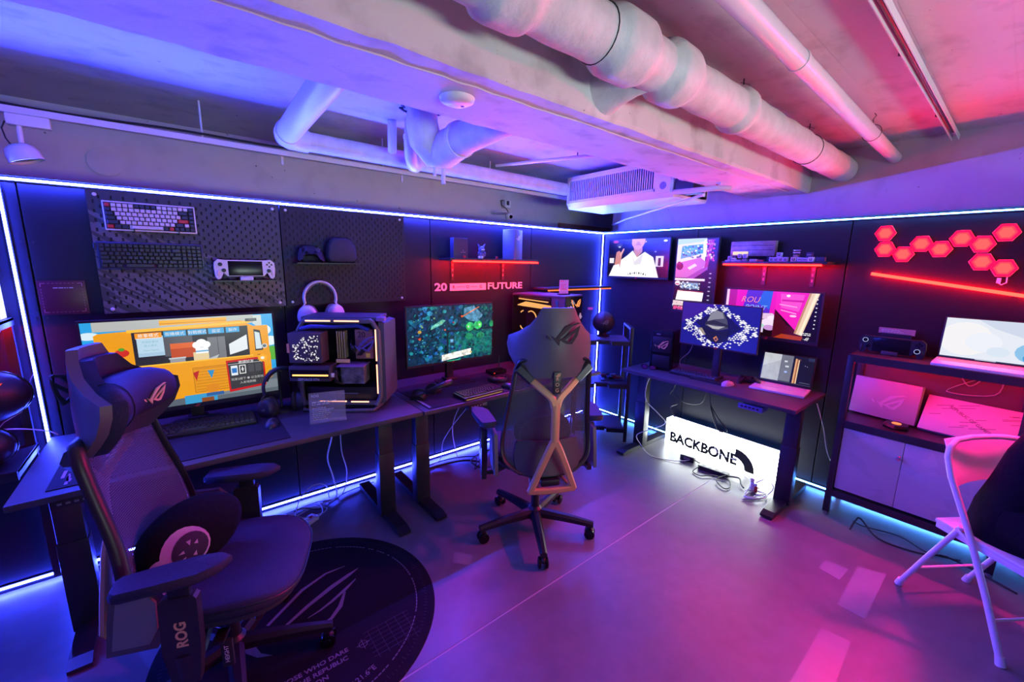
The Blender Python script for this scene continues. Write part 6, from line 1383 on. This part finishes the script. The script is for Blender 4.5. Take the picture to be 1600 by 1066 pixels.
tt = text('REPUBLIC OF GAMERS', .022, MATS['carton_lines'], t, -.10, 0, 0, bold=.0004); tt.matrix_local = Mg @ Matrix.Translation((-.11, -.0105, .175)) @ Matrix.Rotation(math.radians(32), 4, 'Y') @ Matrix.Rotation(PI/2, 4, 'X')
t = T('light_puck', 'flat black hexagonal puck with an orange glowing disc in the cabinet shelf', 'lamp', (-.225, -2.44, .645))
M().lathe([(.062, 0), (.064, .010), (.058, .024), (.001, .025)], 6).done('body', BLKG, t, smooth=0); M().lathe([(.022, .024), (.022, .027), (.001, .027)], 24).done('glowing_disc', emit('orange_disc', (1.6, .32, .12)), t)

# ================================================================ LEFT EDGE SHELVES
t = T('rack_shelf', 'black steel rack shelf at the far left edge of the left wall', 'shelf', (-4.03, -.02, 0))
for z, d in ((1.292, .20), (.705, .34)):
    b = M(); b.box(-.45, -d/2, z-.006, .90, d, .012); b.box(-.45, -d, z-.018, .90, .02, .04); b.box(-.006, -d/2, z-.016, .012, d, .035); b.done('board', STEEL, t, smooth=0)
    b = M(); b.box(-.20, -d-.011, z-.018, .30, .003, .022); b.done('recess', BLKG, t, smooth=0)
for x in (-.02, -.88): M().box(x, -.01, .65, .03, .02, 1.26).done('post', STEEL, t, smooth=0)
M().box(-.45, -.19, 1.270, .85, .008, .008).done('light_line', E_RED, t, smooth=0)
t = T('frosted_box', 'bright frosted acrylic box on the upper left rack shelf', 'box', (-4.12, -.09, 1.294))
M().box(0, 0, .075, .16, .08, .15, .003).done('acrylic_body', mat('frosted_glow', (.7, .72, .8), .3, noise=.3, scale=60, em=(.75, .8, .95), ems=.8), t)
b = M()
for k in range(5): b.box(.0, -.0415, .03+k*.022, .11, .002, .003)
b.done('printed_line', MGREY, t, smooth=0)
RS = emit('red_slash', (1.5, .10, .03))
def helmet(label, loc, s):
    t = T('round_case', label, 'case', loc, 12, 'round black cases with red glowing slashes')
    b = M(); b.ell((0, 0, 0), (.15*s, .10*s, .115*s), 32, 18); b.done('shell', BLK, t, smooth=80)
    b = M(); b.tube([(.152*s*math.cos(a), 0, .117*s*math.sin(a)) for a in [2*PI*j/40 for j in range(40)]], .003, 5, closed=True); b.done('seam_ring', BLKG, t)
    for k, z in enumerate((.045, .010, -.03)):
        pts = [(-.10*s, z*s+.010*s), (.075*s-k*.02*s, z*s+.018*s), (.055*s-k*.02*s, z*s-.004*s), (-.10*s, z*s-.010*s)]; vs = []; n_ = 9
        for r_ in range(n_):
            u = r_/(n_-1)
            for q in (0, 1):
                p0 = pts[0 if q == 0 else 3]; p1 = pts[1 if q == 0 else 2]; x = p0[0]+(p1[0]-p0[0])*u; zz = p0[1]+(p1[1]-p0[1])*u
                yy = -.10*s*math.sqrt(max(0, 1-(x/(.15*s))**2-(zz/(.115*s))**2))-.002; vs.append((x, yy, zz))
        M().add(vs, [(2*i, 2*i+2, 2*i+3, 2*i+1) for i in range(n_-1)]).done('glowing_slash', RS, t, smooth=80)
helmet('large round black case with red glowing slashes on the lower left rack shelf', (-4.14, -.17, .98), 1.0)
helmet('smaller round black case below the large one on the lower left rack shelf', (-4.17, -.25, .785), .85)
t = T('case_stand', 'dark round stand carrying the large black case on the lower left rack shelf', 'stand', (-4.14, -.13, .711))
M().cyl((0, .03, 0), (0, .03, .20), .02, n=12).done('post', BLK, t)
t = T('led_driver', 'small dark LED driver box hanging beside the upright blue strip', 'driver', (-4.035, -.03, .95))
M().box(0, 0, 0, .04, .025, .055, .004).done('case', DGREY, t); M().tube([(0, -.01, -.03), (-.02, -.02, -.08), (-.07, -.05, -.11), (-.10, -.06, -.15)], .002, 6).done('wire', CABW, t, smooth=60); M().tube([(.01, 0, .028), (.02, 0, .06), (.03, .02, .08)], .002, 6).done('wire', BLK, t, smooth=60)

# ================================================================ CABLES AND POWER BITS
def cable(label, pts, r=.0035, m=RUBBER, name='cable', group=None, n=5):
    o = M().tube(smoothpath(pts, n), r, 6).done(name, m, smooth=60); return tag(o, label, 'cable', group)
cable('white cable hanging from the left desk down to the floor, left of the two', [(-2.78, -.25, .70), (-2.80, -.24, .50), (-2.83, -.22, .35), (-2.80, -.2, .2), (-2.78, -.16, .03), (-2.9, -.14, .008), (-3.05, -.2, .008)], .0045, CABW)
cable('grey cable hanging behind the left desk leg down to the floor', [(-2.66, -.1, .70), (-2.70, -.08, .5), (-2.70, -.06, .3), (-2.68, -.08, .14), (-2.74, -.12, .01), (-2.9, -.10, .008), (-3.1, -.13, .01)], .0035, CABW)
def loops(c, r, n, seed, z=.01, wob_=.03):
    random.seed(seed); return [(c[0]+(r+random.uniform(-wob_, wob_))*math.cos(a), c[1]+(r*.6+random.uniform(-wob_, wob_))*math.sin(a), z+random.uniform(0, .02)) for a in [2*PI*k/7 for k in range(n)]]
cable('white tangled cable loops on the floor under the left desk', loops((-2.98, -.22), .12, 20, 1), .0035, CABW)
cable('beige cable loop beside the white tangle on the floor under the left desk', loops((-3.08, -.27), .085, 12, 2), .003, mat('beige_cable', (.5, .38, .3), .5))
cable('tall white cable arc standing up from the tangle under the left desk', [(-3.04, -.22, .01), (-3.0, -.18, .10), (-2.92, -.16, .16), (-2.84, -.16, .14), (-2.82, -.15, .04)], .003, CABW)
cable('thin black cable through the tangle under the left desk', [(-3.2, -.2, .01), (-3.0, -.14, .02), (-2.9, -.2, .012), (-2.8, -.16, .01), (-2.7, -.10, .01), (-2.5, -.08, .01)], .003)
t = T('plug_adapter', 'small beige plug adapter lying in the cable tangle under the left desk', 'plug', (-3.07, -.21, .004), 40)
M().box(0, 0, .022, .10, .028, .022, .004).done('body', mat('beige_plastic', (.55, .42, .38), .4), t); M().box(.055, 0, .022, .02, .012, .006).done('pin', CHROME, t, smooth=0)
t = T('power_block', 'flat pale power block on the floor under the left desk', 'power block', (-2.99, -.30, 0), 30)
M().box(0, 0, .014, .13, .06, .026, .005).done('body', WHT, t); M().box(.03, 0, .028, .02, .02, .002).done('switch', KR, t, smooth=0)
cable('thin white cable hanging from the control panel of the middle desk', [(-2.02, -.62, .66), (-2.01, -.5, .55), (-2.04, -.4, .42), (-2.03, -.25, .25), (-2.0, -.14, .05), (-2.12, -.12, .01), (-2.2, -.2, .008)], .0022, CABW)
cable('dark bundle of cables on the floor behind the middle chair', [(-2.15, -.14, .012), (-1.95, -.16, .015), (-1.8, -.22, .02), (-1.72, -.34, .02), (-1.78, -.38, .02), (-1.8, -.28, .03), (-1.7, -.2, .02), (-1.5, -.15, .012)], .007)
cable('black cable loop next to the dark bundle behind the middle chair', [(-2.2, -.10, .01), (-1.9, -.10, .012), (-1.75, -.26, .05), (-1.82, -.36, .012), (-1.74, -.34, .06), (-1.7, -.16, .01)], .004)
cable('white cable arcing up behind the left armrest of the middle chair', [(-1.84, -.14, .02), (-1.86, -.10, .25), (-1.80, -.10, .42), (-1.68, -.09, .50), (-1.55, -.12, .6)], .003, CABW)
cable('white cable hanging from the right desk in front of the light box', [(-.45, -.96, .69), (-.48, -.93, .58), (-.50, -.95, .46), (-.42, -1.02, .35), (-.36, -1.06, .26), (-.45, -.98, .20), (-.52, -.90, .14), (-.50, -.93, .06), (-.52, -1.05, .008), (-.45, -1.22, .01), (-.36, -1.30, .02)], .0035, CABW)
cable('thin grey cable running down the light box face', [(-.36, -1.05, .27), (-.29, -1.14, .2), (-.27, -1.19, .10), (-.28, -1.22, .02)], .002, mat('grey_cable', (.3, .3, .32), .5))
cable('thin wire drooping across the emblem of the light box', [(-.26, -1.36, .2), (-.27, -1.46, .17), (-.28, -1.52, .10), (-.29, -1.62, .05), (-.30, -1.72, .02)], .0015, MATS['grey_cable'])
cable('black cable hanging in a big loop below the right desk', [(-.35, -1.18, .69), (-.33, -1.10, .60), (-.32, -1.10, .52), (-.32, -1.20, .47), (-.32, -1.32, .50), (-.33, -1.36, .60), (-.34, -1.38, .69)], .003)
cable('gathered black cable bundle hanging below the right desk', [(-.33, -1.38, .69), (-.32, -1.39, .55), (-.31, -1.42, .45), (-.30, -1.46, .36), (-.29, -1.50, .31), (-.30, -1.45, .34), (-.32, -1.40, .50), (-.31, -1.46, .42), (-.29, -1.53, .33), (-.28, -1.47, .31), (-.27, -1.50, .24)], .004)
cable('knotted dark cables hanging by the left leg of the right desk', [(-.20, -1.0, .69), (-.20, -1.03, .55), (-.22, -1.0, .47), (-.19, -1.06, .40), (-.23, -1.02, .36), (-.2, -1.06, .25), (-.21, -1.0, .16)], .004)
t = T('power_adapter', 'black power adapter brick lying in front of the light box', 'power adapter', (-.345, -1.275, 0), -80)
M().box(0, 0, .026, .11, .05, .048, .005).done('body', mat('adapter_black', (.02, .02, .03), .35), t); M().box(.0, -.0255, .03, .05, .001, .02).done('rating_label', MGREY, t, smooth=0)
cable('short black lead between power adapter and power strip', [(-.345, -1.33, .03), (-.35, -1.36, .025), (-.35, -1.39, .02)], .004)
t = T('power_strip', 'long black power strip on the floor in front of the light box', 'power strip', (-.38, -1.50, 0), -84)
M().box(0, 0, .018, .22, .045, .034, .005).done('body', MATS['adapter_black'], t)
for k in range(4): M().cyl((-.075+k*.05, 0, .034), (-.075+k*.05, 0, .0355), .013, n=14).done('socket', DGREY, t)
cable('black cable loop lying left of the power strip end', [(-.42, -1.41, .03), (-.50, -1.40, .01), (-.52, -1.47, .01), (-.46, -1.52, .015), (-.42, -1.62, .02), (-.50, -1.68, .01), (-.56, -1.66, .01), (-.50, -1.58, .02), (-.40, -1.60, .03)], .004)
cable('thick black lead with a plug end right of the power strip', [(-.38, -1.61, .02), (-.36, -1.68, .03), (-.42, -1.72, .02), (-.45, -1.75, .015)], .006)
t = T('plug_adapter', 'white and red plug adapter standing right of the power strip', 'plug', (-.42, -1.80, 0), -60)
M().box(0, 0, .035, .04, .04, .07, .005).done('body', WHT, t); M().box(.014, -.0205, .028, .018, .003, .045).done('red_part', KR, t, smooth=0); M().box(-.01, 0, .085, .022, .022, .03, .003).done('plug', WHT, t)
cable('white cable coils around the red and white plug adapter', loops((-.47, -1.83), .075, 17, 5), .004, CABW)
cable('lilac cable arcing on the floor next to the right desk foot', [(-.42, -1.80, .06), (-.36, -1.86, .10), (-.34, -1.90, .04), (-.48, -1.88, .01), (-.55, -1.84, .008), (-.60, -1.80, .008)], .0035, mat('lilac_cable', (.4, .35, .6), .5))
cable('thin white wire loop from plug adapter up the light box', [(-.42, -1.78, .08), (-.34, -1.70, .10), (-.30, -1.62, .13), (-.28, -1.50, .12), (-.27, -1.44, .16)], .002, CABW)
cable('pale cable hanging beside the right end of the right desk', [(-.25, -2.05, .69), (-.24, -2.08, .6), (-.20, -2.10, .5), (-.20, -2.13, .38), (-.15, -2.16, .28), (-.10, -2.2, .22)], .003, CABW)
cable('black cable lying under the cabinet', [(-.42, -2.35, .008), (-.36, -2.36, .05), (-.34, -2.38, .06), (-.40, -2.48, .01), (-.38, -2.65, .01), (-.30, -2.75, .01), (-.35, -2.9, .01), (-.4, -3.0, .01)], .005)
cable('second thin black cable under the cabinet', [(-.30, -2.34, .01), (-.32, -2.40, .012), (-.27, -2.55, .01), (-.34, -2.68, .012), (-.28, -2.8, .01)], .003)
cable('red-lit cable hanging in the open cabinet shelf behind the gift box', [(-.05, -2.62, 1.02), (-.06, -2.68, .93), (-.05, -2.72, .98), (-.06, -2.60, .88), (-.05, -2.78, .90), (-.05, -2.80, 1.02)], .003, MATS['grey_cable'])
cable('dark cable hanging behind the green map monitor', [(-1.93, -.22, .98), (-1.90, -.18, .88), (-1.86, -.16, .83), (-1.82, -.18, .9), (-1.83, -.2, .98)], .003)
cable('violet-lit wire from the indigo monitor to the desk', [(-.28, -1.20, .98), (-.27, -1.16, .88), (-.29, -1.10, .80), (-.27, -1.12, .718)], .003, MATS['grey_cable'])
cable('white wires running from the left rack shelf to the desk', [(-4.10, -.15, .83), (-4.04, -.10, .80), (-3.98, -.06, .76), (-3.96, -.05, .735)], .003, CABW)
